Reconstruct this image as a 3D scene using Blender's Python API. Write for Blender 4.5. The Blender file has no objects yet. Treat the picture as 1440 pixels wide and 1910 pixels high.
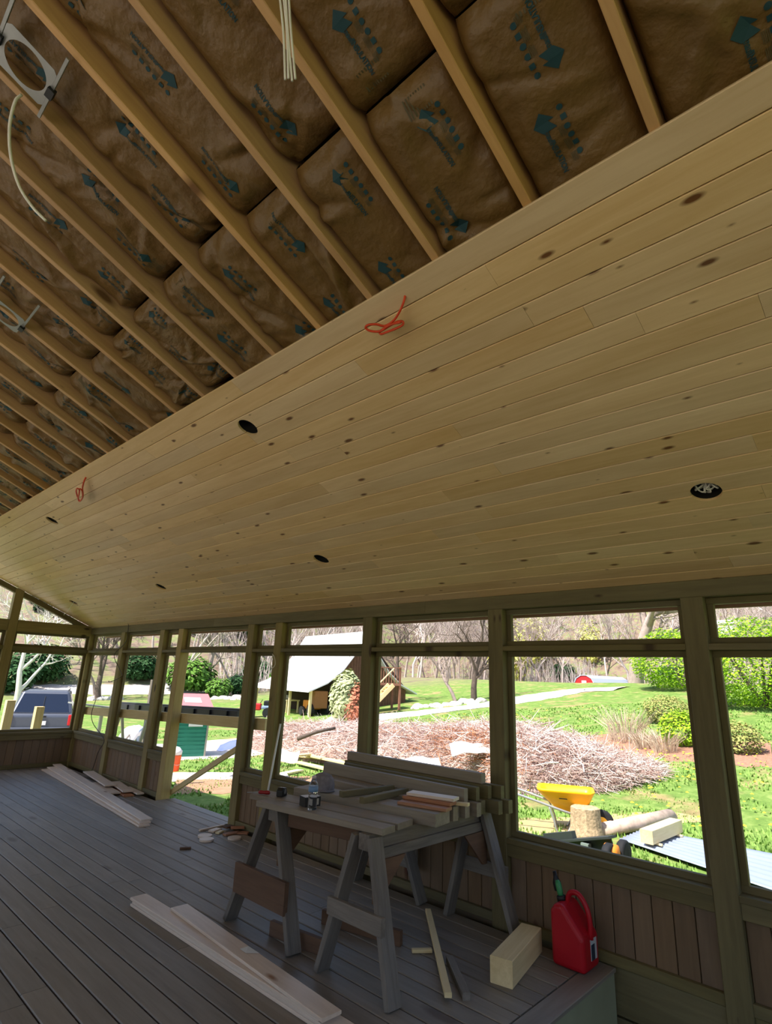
import bpy, bmesh, math, random
from mathutils import Matrix, Vector, noise
S = bpy.context.scene
COL = S.collection
PI = math.pi
rnd = random.Random(7)

# ---------------------------------------------------------------- camera
CAM = Vector((0, 0, 1.712))
YAW, PITCH, ROLL, FPX = 0.8094066, 0.2883636, 0.0389035, 1045.85
_f = Vector((math.sin(YAW)*math.cos(PITCH), math.cos(YAW)*math.cos(PITCH), math.sin(PITCH)))
_r0 = Vector((math.cos(YAW), -math.sin(YAW), 0)); _u0 = _r0.cross(_f)
RT = _r0*math.cos(ROLL) + _u0*math.sin(ROLL)
UP = -_r0*math.sin(ROLL) + _u0*math.cos(ROLL)
FW = _f
cd = bpy.data.cameras.new('camera'); cam = bpy.data.objects.new('camera', cd); COL.objects.link(cam)
cd.sensor_fit = 'HORIZONTAL'; cd.sensor_width = 36; cd.lens = 36*FPX/1440
cd.clip_start = 0.05; cd.clip_end = 1000
cam.matrix_world = Matrix(((RT.x, UP.x, -FW.x, CAM.x), (RT.y, UP.y, -FW.y, CAM.y), (RT.z, UP.z, -FW.z, CAM.z), (0, 0, 0, 1)))
S.camera = cam
S.view_settings.view_transform = 'Standard'; S.view_settings.look = 'None'
S.view_settings.gamma = 1; S.view_settings.use_curve_mapping = False
S.view_settings.exposure = 0.0

# ---------------------------------------------------------------- sky and sun
SUN_TO = Vector((-0.52, 0.10, 0.84)).normalized()
w = bpy.data.worlds.new('sky'); S.world = w; w.use_nodes = True
nt = w.node_tree; bgn = nt.nodes['Background']
sky = nt.nodes.new('ShaderNodeTexSky'); sky.sky_type = 'NISHITA'; sky.sun_disc = False
sky.sun_elevation = math.asin(SUN_TO.z); sky.sun_rotation = math.atan2(SUN_TO.x, SUN_TO.y)
sky.air_density = 1.0; sky.dust_density = 1.5; sky.ozone_density = 1.0
nt.links.new(sky.outputs[0], bgn.inputs[0]); bgn.inputs[1].default_value = 0.32
sd = bpy.data.lights.new('sun', 'SUN'); sd.energy = 10.0; sd.angle = math.radians(0.6); sd.color = (1, .95, .87)
sun = bpy.data.objects.new('sun', sd); COL.objects.link(sun)
sun.rotation_euler = SUN_TO.to_track_quat('Z', 'Y').to_euler(); sun.location = (0, 0, 40)

# ---------------------------------------------------------------- photo geometry helpers
def ray(px, py): return FW + RT*((px-720)/FPX) - UP*((py-955)/FPX)
def atz(px, py, z): d = ray(px, py); return CAM + d*((z-CAM.z)/d.z)
def atx(px, py, x): d = ray(px, py); return CAM + d*((x-CAM.x)/d.x)
def aty(px, py, y): d = ray(px, py); return CAM + d*((y-CAM.y)/d.y)
def atd(px, py, D): return CAM + ray(px, py)*D
def sstep(a, b, t):
    t = min(1, max(0, (t-a)/(b-a))); return t*t*(3-2*t)
def gz(x, y):
    """height of the ground outside"""
    r = math.hypot(x, y); th = math.degrees(math.atan2(y, max(x, .01))) if x > 0 else 90
    z = -0.42 - 0.028*min(20, max(0, y-4))*(1-sstep(14, 40, x)*.5)
    z += min(2.6, 0.105*max(0, x-12-0.4*max(0, y-8)))*1.0
    k = sstep(38, 62, th); R0 = 100*(1-k)+50*k; sl = 0.52*(1-k)+0.30*k
    if x < 0 or y < -20: R0 += 40
    h = max(0, r-R0); z += sl*h*sstep(0, 25, h)*(1-.25*sstep(60, 200, h))
    z += .09*noise.noise(Vector((x*.22, y*.22, 3)))*sstep(8, 20, r) + .7*noise.noise(Vector((x*.03, y*.03, 9)))*sstep(50, 90, r)
    return z
def atg(px, py):
    """the point on the ground outside that the photo shows at this pixel"""
    d = ray(px, py); t = 4.5; last = t
    while t < 400:
        P = CAM + d*t
        if P.z <= gz(P.x, P.y):
            lo, hi = last, t
            for _ in range(20):
                m = (lo+hi)/2; P = CAM+d*m
                if P.z <= gz(P.x, P.y): hi = m
                else: lo = m
            return CAM + d*hi
        last = t; t *= 1.01
    return CAM + d*60

# ---------------------------------------------------------------- scene-graph helpers
WM = {}
def setprops(o, label=None, cat=None, group=None, kind=None):
    if label: o['label'] = label
    if cat: o['category'] = cat
    if group: o['group'] = group
    if kind: o['kind'] = kind
    return o
def link(o, mw=None, parent=None):
    COL.objects.link(o)
    mw = mw or Matrix.Identity(4)
    WM[o] = mw
    if parent is not None:
        o.parent = parent; o.matrix_local = WM[parent].inverted() @ mw
    else:
        o.matrix_world = mw
    return o
def empty(name, loc=(0, 0, 0), rz=0, label=None, cat=None, group=None, kind=None, parent=None):
    o = bpy.data.objects.new(name, None); o.empty_display_size = .1
    link(o, Matrix.Translation(Vector(loc)) @ Matrix.Rotation(rz, 4, 'Z'), parent)
    return setprops(o, label, cat, group, kind)
class M:
    """collects vertices and faces of one mesh"""
    def __init__(s): s.v = []; s.f = []
    def add(s, vs, fs):
        n = len(s.v); s.v += [tuple(v) for v in vs]; s.f += [tuple(i+n for i in f) for f in fs]; return s
    def box(s, c, d, R=None, tz=None):
        x, y, z = d[0]/2, d[1]/2, d[2]/2
        vs = [Vector((sx*x, sy*y, sz*z)) for sz in (-1, 1) for sy in (-1, 1) for sx in (-1, 1)]
        if tz:
            for q in vs[4:]: q.x *= tz[0]; q.y *= tz[1]
        if R is not None: vs = [R @ q for q in vs]
        c = Vector(c); vs = [q+c for q in vs]
        return s.add(vs, [(0, 2, 3, 1), (4, 5, 7, 6), (0, 1, 5, 4), (2, 6, 7, 3), (0, 4, 6, 2), (1, 3, 7, 5)])
    def tube(s, pts, rad, n=6, caps=True, up=None):
        pts = [Vector(q) for q in pts]; k = len(pts)
        if not hasattr(rad, '__len__'): rad = [rad]*k
        t0 = (pts[1]-pts[0]).normalized()
        a = t0.orthogonal().normalized(); vs = []
        for i in range(k):
            t = (pts[min(i+1, k-1)]-pts[max(i-1, 0)])
            t = t.normalized() if t.length > 1e-9 else t0
            a = (a - t*a.dot(t)); a = a.normalized() if a.length > 1e-6 else t.orthogonal().normalized()
            b = t.cross(a)
            for j in range(n):
                q = 2*PI*j/n; vs.append(pts[i] + (a*math.cos(q)+b*math.sin(q))*rad[i])
        fs = [(i*n+j, i*n+(j+1) % n, (i+1)*n+(j+1) % n, (i+1)*n+j) for i in range(k-1) for j in range(n)]
        if caps: fs += [tuple(range(n-1, -1, -1)), tuple((k-1)*n+j for j in range(n))]
        return s.add(vs, fs)
    def lathe(s, prof, n=20, c=(0, 0, 0), R=None):
        vs = []; c = Vector(c)
        for r, z in prof:
            for j in range(n):
                q = Vector((r*math.cos(2*PI*j/n), r*math.sin(2*PI*j/n), z)); vs.append((R @ q if R is not None else q)+c)
        k = len(prof)
        fs = [(i*n+j, i*n+(j+1) % n, (i+1)*n+(j+1) % n, (i+1)*n+j) for i in range(k-1) for j in range(n)]
        fs += [tuple(range(n-1, -1, -1)), tuple((k-1)*n+j for j in range(n))]
        return s.add(vs, fs)
    def prism(s, poly, a, b, axis=1):
        """polygon in the plane across axis, extruded from a to b"""
        def P(u, v, t): return {0: (t, u, v), 1: (u, t, v), 2: (u, v, t)}[axis]
        n = len(poly)
        vs = [P(u, v, a) for u, v in poly]+[P(u, v, b) for u, v in poly]
        return s.add(vs, [tuple(range(n-1, -1, -1)), tuple(range(n, 2*n))]+[(i, (i+1) % n, n+(i+1) % n, n+i) for i in range(n)])
    def mesh(s, name, smooth=False):
        m = bpy.data.meshes.new(name); m.from_pydata(s.v, [], s.f); m.validate(); m.update()
        bm = bmesh.new(); bm.from_mesh(m); bmesh.ops.recalc_face_normals(bm, faces=bm.faces); bm.to_mesh(m); bm.free()
        if smooth: m.polygons.foreach_set('use_smooth', [True]*len(m.polygons))
        return m
    def obj(s, name, mat, parent=None, mw=None, smooth=False, **kw):
        m = s.mesh(name, smooth); m.materials.append(mat)
        o = bpy.data.objects.new(name, m); link(o, mw, parent); return setprops(o, **kw)
def bevel(o, w_, seg=2):
    b = o.modifiers.new('bevel', 'BEVEL'); b.width = w_; b.segments = seg; b.limit_method = 'ANGLE'; b.angle_limit = math.radians(40); return o
def subd(o, n=1):
    b = o.modifiers.new('sub', 'SUBSURF'); b.levels = n; b.render_levels = n; return o
def copy_tree(o, mw, parent=None, label=None, group=None):
    c = o.copy(); COL.objects.link(c); WM[c] = mw
    if parent is None: c.matrix_world = mw
    else: c.parent = parent; c.matrix_local = WM[parent].inverted() @ mw
    if label: c['label'] = label
    if group: c['group'] = group
    for ch in list(o.children):
        copy_tree(ch, mw @ (WM[o].inverted() @ WM[ch]), c)
    return c
def frame(loc, ax, up):
    """matrix with local X along ax and local Z near up"""
    x = Vector(ax).normalized(); z = Vector(up); z = (z - x*z.dot(x)).normalized(); y = z.cross(x)
    return Matrix(((x.x, y.x, z.x, loc[0]), (x.y, y.y, z.y, loc[1]), (x.z, y.z, z.z, loc[2]), (0, 0, 0, 1)))
_bc = {}
def bmesh_board(L, w_, t, mat, ch=.003, name='board'):
    key = (round(L, 3), round(w_, 3), round(t, 3), mat.name, ch)
    if key in _bc: return _bc[key]
    a, b = w_/2, t/2; c = min(ch, a*.4, b*.4)
    prof = [(-a+c, -b), (a-c, -b), (a, -b+c), (a, b-c), (a-c, b), (-a+c, b), (-a, b-c), (-a, -b+c)]
    mb = M(); mb.prism(prof, -L/2, L/2, axis=0); m = mb.mesh(name); m.materials.append(mat); _bc[key] = m
    return m
def board(name, L, w_, t, mat, loc, ax, up, parent=None, ch=.003, **kw):
    """a straight piece of lumber: centre, length direction, thickness direction"""
    o = bpy.data.objects.new(name, bmesh_board(L, w_, t, mat, ch, name)); link(o, frame(loc, ax, up), parent)
    return setprops(o, **kw)
def beam(name, A, B, w_, t, mat, up=(0, 0, 1), parent=None, ch=.003, **kw):
    A, B = Vector(A), Vector(B)
    return board(name, (B-A).length, w_, t, mat, (A+B)/2, B-A, up, parent, ch, **kw)

# ---------------------------------------------------------------- materials
def lin(c):
    f = lambda u: u/12.92 if u <= .04045 else ((u+.055)/1.055)**2.4
    return tuple(f(u/255) for u in c)+(1,)
def newmat(name):
    m = bpy.data.materials.new(name); m.use_nodes = True
    return m, m.node_tree, m.node_tree.nodes['Principled BSDF']
def N(nt, t, **kw):
    n = nt.nodes.new(t)
    for k, v in kw.items(): setattr(n, k, v)
    return n
def plain(name, c, rough=.6, metal=0, var=.06, scale=8, bump=0, spec=.4, **kw):
    m, nt, b = newmat(name)
    tc = N(nt, 'ShaderNodeTexCoord'); no = N(nt, 'ShaderNodeTexNoise'); no.inputs['Scale'].default_value = scale; no.inputs['Detail'].default_value = 5
    nt.links.new(tc.outputs['Object'], no.inputs['Vector'])
    mx = N(nt, 'ShaderNodeMix', data_type='RGBA')
    cl = lin(c); mx.inputs[6].default_value = tuple(u*(1-var*2.5) for u in cl[:3])+(1,); mx.inputs[7].default_value = tuple(min(1, u*(1+var*2.5)) for u in cl[:3])+(1,)
    nt.links.new(no.outputs['Fac'], mx.inputs[0]); nt.links.new(mx.outputs[2], b.inputs['Base Color'])
    b.inputs['Roughness'].default_value = rough; b.inputs['Metallic'].default_value = metal; b.inputs['Specular IOR Level'].default_value = spec
    if bump:
        bp = N(nt, 'ShaderNodeBump'); bp.inputs['Strength'].default_value = bump; bp.inputs['Distance'].default_value = .01
        nt.links.new(no.outputs['Fac'], bp.inputs['Height']); nt.links.new(bp.outputs[0], b.inputs['Normal'])
    return m
def wood(name, c_lo, c_hi, knot=None, kscale=1.0, kr=.05, rough=.55, rvar=.25, grain=1.0, tint=None, spec=.35, bump=.25):
    """lumber: grain along the piece's local X, knots, each piece its own shade"""
    m, nt, b = newmat(name); L = nt.links.new
    tc = N(nt, 'ShaderNodeTexCoord'); oi = N(nt, 'ShaderNodeObjectInfo')
    ml = N(nt, 'ShaderNodeMath', operation='MULTIPLY'); ml.inputs[1].default_value = 57.0; L(oi.outputs['Random'], ml.inputs[0])
    cx = N(nt, 'ShaderNodeCombineXYZ'); L(ml.outputs[0], cx.inputs[0]); L(ml.outputs[0], cx.inputs[1]); L(ml.outputs[0], cx.inputs[2])
    ad = N(nt, 'ShaderNodeVectorMath', operation='ADD'); L(tc.outputs['Object'], ad.inputs[0]); L(cx.outputs[0], ad.inputs[1])
    mp = N(nt, 'ShaderNodeMapping'); mp.inputs['Scale'].default_value = (1.3*grain, 16*grain, 16*grain); L(ad.outputs[0], mp.inputs[0])
    n1 = N(nt, 'ShaderNodeTexNoise'); n1.inputs['Scale'].default_value = 1.6; n1.inputs['Detail'].default_value = 7; n1.inputs['Roughness'].default_value = .62; n1.inputs['Distortion'].default_value = .6; L(mp.outputs[0], n1.inputs['Vector'])
    mp2 = N(nt, 'ShaderNodeMapping'); mp2.inputs['Scale'].default_value = (.55, 2.2, 2.2); L(ad.outputs[0], mp2.inputs[0])
    n2 = N(nt, 'ShaderNodeTexNoise'); n2.inputs['Scale'].default_value = 1.5; n2.inputs['Detail'].default_value = 3; L(mp2.outputs[0], n2.inputs['Vector'])
    cr = N(nt, 'ShaderNodeValToRGB'); cr.color_ramp.elements[0].position = .3; cr.color_ramp.elements[1].position = .72
    cr.color_ramp.elements[0].color = lin(c_lo); cr.color_ramp.elements[1].color = lin(c_hi)
    av = N(nt, 'ShaderNodeMath', operation='MULTIPLY_ADD'); av.inputs[1].default_value = .55; L(n1.outputs['Fac'], av.inputs[0])
    a2 = N(nt, 'ShaderNodeMath', operation='MULTIPLY'); a2.inputs[1].default_value = .45; L(n2.outputs['Fac'], a2.inputs[0]); L(a2.outputs[0], av.inputs[2])
    L(av.outputs[0], cr.inputs[0]); col = cr.outputs[0]
    if knot:
        mk = N(nt, 'ShaderNodeMapping'); mk.inputs['Scale'].default_value = (2.2*kscale, 6.0*kscale, 1.0); L(ad.outputs[0], mk.inputs[0])
        vo = N(nt, 'ShaderNodeTexVoronoi', voronoi_dimensions='2D'); vo.inputs['Scale'].default_value = 1.0; vo.inputs['Randomness'].default_value = 1; L(mk.outputs[0], vo.inputs['Vector'])
        sp = N(nt, 'ShaderNodeSeparateXYZ'); L(vo.outputs['Color'], sp.inputs[0])
        th = N(nt, 'ShaderNodeMapRange'); th.inputs[1].default_value = .45; th.inputs[2].default_value = 1.0; th.inputs[3].default_value = -.05; th.inputs[4].default_value = kr*3.4; L(sp.outputs[0], th.inputs[0])
        df = N(nt, 'ShaderNodeMath', operation='SUBTRACT'); L(th.outputs[0], df.inputs[0]); L(vo.outputs['Distance'], df.inputs[1])
        mr = N(nt, 'ShaderNodeMapRange'); mr.inputs[1].default_value = -.035; mr.inputs[2].default_value = .03; L(df.outputs[0], mr.inputs[0])
        mx = N(nt, 'ShaderNodeMix', data_type='RGBA'); mx.inputs[7].default_value = lin(knot); L(mr.outputs[0], mx.inputs[0]); L(col, mx.inputs[6]); col = mx.outputs[2]
    hs = N(nt, 'ShaderNodeHueSaturation'); 
    va = N(nt, 'ShaderNodeMath', operation='MULTIPLY_ADD'); va.inputs[1].default_value = rvar; va.inputs[2].default_value = 1-rvar/2; L(oi.outputs['Random'], va.inputs[0])
    m9 = N(nt, 'ShaderNodeMath', operation='MULTIPLY'); m9.inputs[1].default_value = 13.7; L(oi.outputs['Random'], m9.inputs[0])
    fr = N(nt, 'ShaderNodeMath', operation='FRACT'); L(m9.outputs[0], fr.inputs[0])
    sa = N(nt, 'ShaderNodeMath', operation='MULTIPLY_ADD'); sa.inputs[1].default_value = .16; sa.inputs[2].default_value = .88; L(fr.outputs[0], sa.inputs[0])
    L(va.outputs[0], hs.inputs['Value']); L(sa.outputs[0], hs.inputs['Saturation']); L(col, hs.inputs['Color'])
    L(hs.outputs[0], b.inputs['Base Color']); b.inputs['Roughness'].default_value = rough; b.inputs['Specular IOR Level'].default_value = spec
    bp = N(nt, 'ShaderNodeBump'); bp.inputs['Strength'].default_value = bump; bp.inputs['Distance'].default_value = .003; L(n1.outputs['Fac'], bp.inputs['Height']); L(bp.outputs[0], b.inputs['Normal'])
    return m
PINE = wood('pine_boards', (210, 170, 116), (234, 200, 150), knot=(112, 72, 40), kscale=1.2, kr=.028, rough=.5, rvar=.16)
BEADP = wood('pine_panel_boards', (110, 87, 64), (136, 110, 82), knot=(92, 56, 38), kscale=.6, kr=.03, rvar=.14)
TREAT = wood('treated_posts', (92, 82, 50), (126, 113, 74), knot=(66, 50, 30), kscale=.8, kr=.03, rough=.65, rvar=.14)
TREAT2 = wood('daylit_treated_posts', (118, 102, 58), (158, 140, 86), knot=(66, 50, 30), kscale=.8, kr=.03, rough=.65, rvar=.14)  # lighter copy of the treated wood, with daylight put into its colour
JAMB = wood('yellow_door_jamb', (164, 138, 80), (204, 178, 114), knot=(80, 58, 34), kscale=.8, kr=.03, rough=.65)  # fresh yellow jamb, its colour also lifted for daylight on its face
DECK = wood('deck_boards', (112, 102, 90), (148, 137, 123), knot=(98, 80, 64), kscale=.4, kr=.03, rough=.5, rvar=.2, spec=.5)
RAFT = wood('rafter_lumber', (170, 124, 70), (206, 160, 100), knot=(110, 72, 30), kscale=.5, kr=.03, rvar=.2)
GREYW = wood('weathered_grey_lumber', (88, 80, 72), (138, 129, 118), knot=(44, 38, 36), kscale=.5, kr=.04, rough=.75, rvar=.16, grain=1.5)
BROWNW = wood('brown_old_lumber', (84, 58, 40), (120, 88, 62), knot=(44, 30, 20), kscale=.5, rough=.75, rvar=.25)
TOPW = wood('table_plank', (122, 108, 92), (164, 150, 130), knot=(74, 58, 44), kscale=.45, kr=.03, rough=.6, rvar=.12)
NEWW = wood('fresh_lumber', (206, 178, 122), (238, 216, 166), knot=(140, 100, 60), kscale=.4, kr=.03, rvar=.12)
WHITEW = wood('primed_pine', (198, 176, 156), (232, 214, 196), knot=(150, 110, 84), kscale=.6, kr=.03, rvar=.12, rough=.4, spec=.5)
REDW = wood('reddish_offcut', (150, 96, 66), (186, 132, 96), rvar=.2)
DARK = plain('dark_void', (20, 16, 12), .9)

# ================================================================ structure
W = 4.156; ZT = 2.432; SL = 0.40145
CS, SN, TN = math.cos(SL), math.sin(SL), math.tan(SL)
US = Vector((-CS, 0, SN)); NN = Vector((SN, 0, CS)); YV = Vector((0, 1, 0)); ZV = Vector((0, 0, 1)); XV = Vector((1, 0, 0))
YF = 11.65          # inner face of the far gable wall
XR = -0.62          # ridge
XL = -3.6           # inner face of the opposite side wall
SR = (W-XR)/CS
def sp(s, y, n=0): return Vector((W, y, ZT)) + US*s + NN*n
def ons(px, py, n=0):
    d = ray(px, py); P0 = sp(0, 0, n); t = (P0-CAM).dot(NN)/d.dot(NN); return CAM + d*t
def s_of(P): return (P-Vector((W, 0, ZT))).dot(US)

# ---- floor: deck boards on a dark subfloor
floor = M()
floor.box(((XL+2.0)/2-.1, 4.2, -.17), (2.0-XL+.2, 15.0, .02)); floor.box(((4.25+2.0)/2+.05, (1.83+11.7)/2, -.17), (2.25+.1, 11.7-1.83, .02))
floor = floor.obj('floor', DARK, kind='structure', label='porch deck floor of grey-tan planks')
YE = 1.78            # the deck stops here on the window side, above a stair opening
XO = 2.0
pitch = .1432; nrow = 0; x = W + .21
while x > XL:
    x0 = x - pitch/2
    inner = x0 < W - .07
    if inner:
        y0, y1 = (YE+.145 if x0 > XO else -3.2), YF - .005
        cuts = [y0]
        yy = y0 + rnd.uniform(1.6, 4.6)
        if x0 > 0:
            while yy < y1 - 1.2: cuts.append(yy); yy += rnd.choice((3.66, 4.88))
        cuts.append(y1)
    else: cuts = [6.36, 8.02]
    for a, b in zip(cuts, cuts[1:]):
        board('plank', b-a-.004, .1345, .025, DECK, (x0, (a+b)/2, -.0125), YV, ZV, floor, ch=.006)
    x -= pitch
board('edge_plank', W-XO-.01, .139, .025, DECK, ((W+XO)/2, YE+.07, -.0125), XV, ZV, floor, ch=.004)
board('edge_plank', YE+3.2, .139, .025, DECK, (XO-.02, (YE-3.2)/2+.0, -.0125), YV, ZV, floor, ch=.004)
board('fascia_board', W-XO, .66, .03, plain('pale_green_treated_face', (150, 150, 122), .7, scale=5), ((W+XO)/2, YE+.03, -.358), XV, -YV, floor)
board('fascia_board', 4.9, .25, .03, TREAT, (XO+.03, -.7, -.15), YV, XV, floor)
M().box(((W+XO)/2+.1, -.7, -.86), (W-XO+.2, 4.95, .06)).obj('lower_landing', DECK, kind='structure', label='dark lower landing beside the deck edge')

# ---- ceiling: roof deck, rafters, insulation, finished boards
roof = M()
A = [sp(-.40, 0, .27), sp(SR+.05, 0, .27), sp(SR+.05, 0, .30), sp(-.40, 0, .30)]
roof.prism([(q.x, q.z) for q in A], -3.6, YF+.55, axis=1)
A = [sp(1.55, 0, .27)]+A[1:3]+[sp(1.55, 0, .30)]
roof.prism([(2*XR-q.x, q.z) for q in A][::-1], -3.6, YF+.55, axis=1)
ceiling = roof.obj('ceiling', plain('roof_sheathing', (70, 54, 34), .9, scale=3), kind='structure', label='sloped porch ceiling with exposed rafters and pine boards')
RY = [.361, .841, 1.301, 1.716, 2.106, 2.515, 2.92, 3.325, 3.717]
while RY[-1] < YF-.5: RY.append(RY[-1]+.415)
RY = [-.99, -.54, -.09] + RY
RY = [y + .012 for y in RY]
for y in RY:
    beam('rafter', sp(-.36, y, .018+.118), sp(SR-.03, y, .018+.118), .235, .038, RAFT, YV, ceiling)
# kraft-faced batts
KR = plain('kraft_paper', (108, 79, 34), .52, var=.10, scale=6, bump=1.0, spec=.5); KR.node_tree.nodes['Bump'].inputs['Distance'].default_value = .035
INK = plain('teal_ink', (28, 62, 66), .7); INK2 = plain('grey_ink', (84, 74, 46), .7)
BL, BWD = 1.165, .384
def batt_variant(seed):
    r = random.Random(seed); folds = []
    for _ in range(22):
        a = r.uniform(-.9, .9)+(PI/2 if r.random() < .35 else .35)
        folds.append((r.uniform(-BL/2, BL/2), r.uniform(-BWD/2, BWD/2), math.cos(a), math.sin(a), r.uniform(.08, .32), r.uniform(.016, .036), r.uniform(-.026, .026)))
    def h(u, v):
        z = -.040 + .026*(1-abs(2*v/BWD)**3) + .012*noise.noise(Vector((u*2.5, v*4, seed*7.1)))
        for fu, fv, ca, sa, ln, sg, am in folds:
            du, dv = u-fu, v-fv; t = du*ca+dv*sa; d = -du*sa+dv*ca
            z += am*math.exp(-(d/sg)**2-(t/ln)**2)
        e = min(BL/2-abs(u), .09)/.09; z -= .055*(1-e)**2
        ev = min(BWD/2-abs(v), .03)/.03; z -= .07*(1-ev)**2
        return min(z, .012)
    return h
def font_mesh(txt, size):
    c = bpy.data.curves.new('txt', 'FONT'); c.body = txt; c.size = size; c.align_x = 'LEFT'; c.resolution_u = 2; c.offset = .0014
    o = bpy.data.objects.new('txt', c); COL.objects.link(o)
    bpy.context.view_layer.update()
    m = bpy.data.meshes.new_from_object(o.evaluated_get(bpy.context.evaluated_depsgraph_get()))
    vs = [tuple(v.co) for v in m.vertices]; fs = [tuple(p.vertices) for p in m.polygons]
    bpy.data.objects.remove(o); bpy.data.curves.remove(c); bpy.data.meshes.remove(m)
    return vs, fs
T1 = font_mesh('knaufINSULATION', .048)
tw = max(v[0] for v in T1[0])
def batt_meshes(seed):
    h = batt_variant(seed); nu, nv = 64, 24; mb = M()
    vs = []
    for i in range(nu+1):
        for j in range(nv+1):
            u = (i/nu-.5)*BL; v = (j/nv-.5)*BWD; vs.append((u, v, h(u, v)))
    mb.add(vs, [(i*(nv+1)+j, (i+1)*(nv+1)+j, (i+1)*(nv+1)+j+1, i*(nv+1)+j+1) for i in range(nu) for j in range(nv)])
    # pink-brown glass wool body behind the paper
    mk = mb.mesh('insulation_batt', True); mk.materials.append(KR)
    p = M(); g = M(); r = random.Random(seed+50)
    spots = [(-.50, .04), (-.08, -.06), (.3, .05)] if seed % 2 else [(-.45, -.05), (.0, .06), (.28, -.04)]
    def put(acc, vs, fs): acc.add([(u, v, h(u, v)+.0035) for u, v in vs], fs)
    for u0, v0 in spots:
        k = 1 if r.random() < .6 else -1
        L_ = .30
        def X(q): return [(u0+.1*(1-k)+k*a*.68, v0+k*b*.68) for a, b in q]
        put(p, X([(0, .0), (.055, .05), (.055, .022), (.1, .05), (.1, -.018), (.055, -.05)]), [(0, 1, 2, 5), (2, 3, 4, 5)])
        put(p, X([(.09+q[0]*(.24/tw), q[1]*.8+.0-.012) for q in T1[0]]), T1[1])
        for i in range(6):
            cu, cv = .03+i*.048, .088
            if i % 3 == 1: q = [(cu-.013, cv-.013), (cu+.013, cv-.013), (cu+.013, cv+.013), (cu-.013, cv+.013)]
            else: q = [(cu+.015*math.cos(2*PI*j/9), cv+.015*math.sin(2*PI*j/9)) for j in range(9)]
            put(p, X(q), [tuple(range(len(q)))])
        for i in range(5):
            b = .048+i*.0065
            for a0, a1 in ((.11, .17), (.18, .25), (.26, .31)):
                put(g, X([(a0, b), (a1-.02*r.random(), b), (a1-.02*r.random(), b+.003), (a0, b+.003)]), [(0, 1, 2, 3)])
    # a pale grey stamp patch between the logos
    for i in range(9):
        b = -.09+i*.011
        put(g, [(.47, b), (.47+.07, b), (.47+.07, b+.005), (.47, b+.005)], [(0, 1, 2, 3)])
    mp_ = p.mesh('printed_logo'); mp_.materials.append(INK); mg = g.mesh('printed_text'); mg.materials.append(INK2)
    return mk, mp_, mg
BV = [batt_meshes(s_) for s_ in range(6)]
bays = list(zip(RY, RY[1:]))
for bi, (ya, yb) in enumerate(bays):
    yc = (ya+yb)/2; wd = yb-ya-.040
    jit = rnd.uniform(-.04, .04)
    for tier, s0 in enumerate((2.205, 3.378, 4.551)):
        if tier == 2 and (bi > 12 or bi < 2): continue
        if tier == 2: s0 -= .54 if False else 0
        mk, mp_, mg = BV[(bi*3+tier*2+(bi//2)) % 6]
        flip = 1 if rnd.random() < .5 else -1
        tilt = rnd.uniform(-.03, .03)
        c = sp(s0+BL/2+jit, yc, .036+.022*tier if tier < 2 else .05)
        ax = (US + NN*tilt)*flip
        Lc = BL if tier < 2 else .58
        if tier == 0 and any(ya-.1 < P_.y < yb+.1 and s_of(P_) > 1.5 for P_, _ in [(ons(455, 801), 0), (ons(93, 973), 0)]): Lc = .66; c = sp(2.71+.33+jit, yc, .036)
        if tier == 2: c = sp(s0+.29+jit, yc, .055)
        mw = frame(c, ax, -NN) @ Matrix.Diagonal((Lc/BL, wd/BWD, 1, 1))
        o = bpy.data.objects.new('insulation_batt', mk); link(o, mw, ceiling)
        for nm, ms in (('printed_logo', mp_), ('printed_text', mg)):
            q = bpy.data.objects.new(nm, ms); link(q, mw, o)
# ridge board, and an unseen cap added to block sun at the ridge gap
M().prism([(XR-.35, ZT+(W-XR)*TN+.16), (XR, ZT+(W-XR)*TN+.31), (XR+.35, ZT+(W-XR)*TN+.16), (XR+.35, ZT+(W-XR)*TN+.20), (XR, ZT+(W-XR)*TN+.36), (XR-.35, ZT+(W-XR)*TN+.20)], -3.6, YF+.55, axis=1).obj('ridge_cap', DARK, ceiling)
beam('ridge_board', (XR, -3.5, ZT+(W-XR)*TN-.0), (XR, YF+.4, ZT+(W-XR)*TN-.0), .30, .04, RAFT, XV, ceiling)
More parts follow.
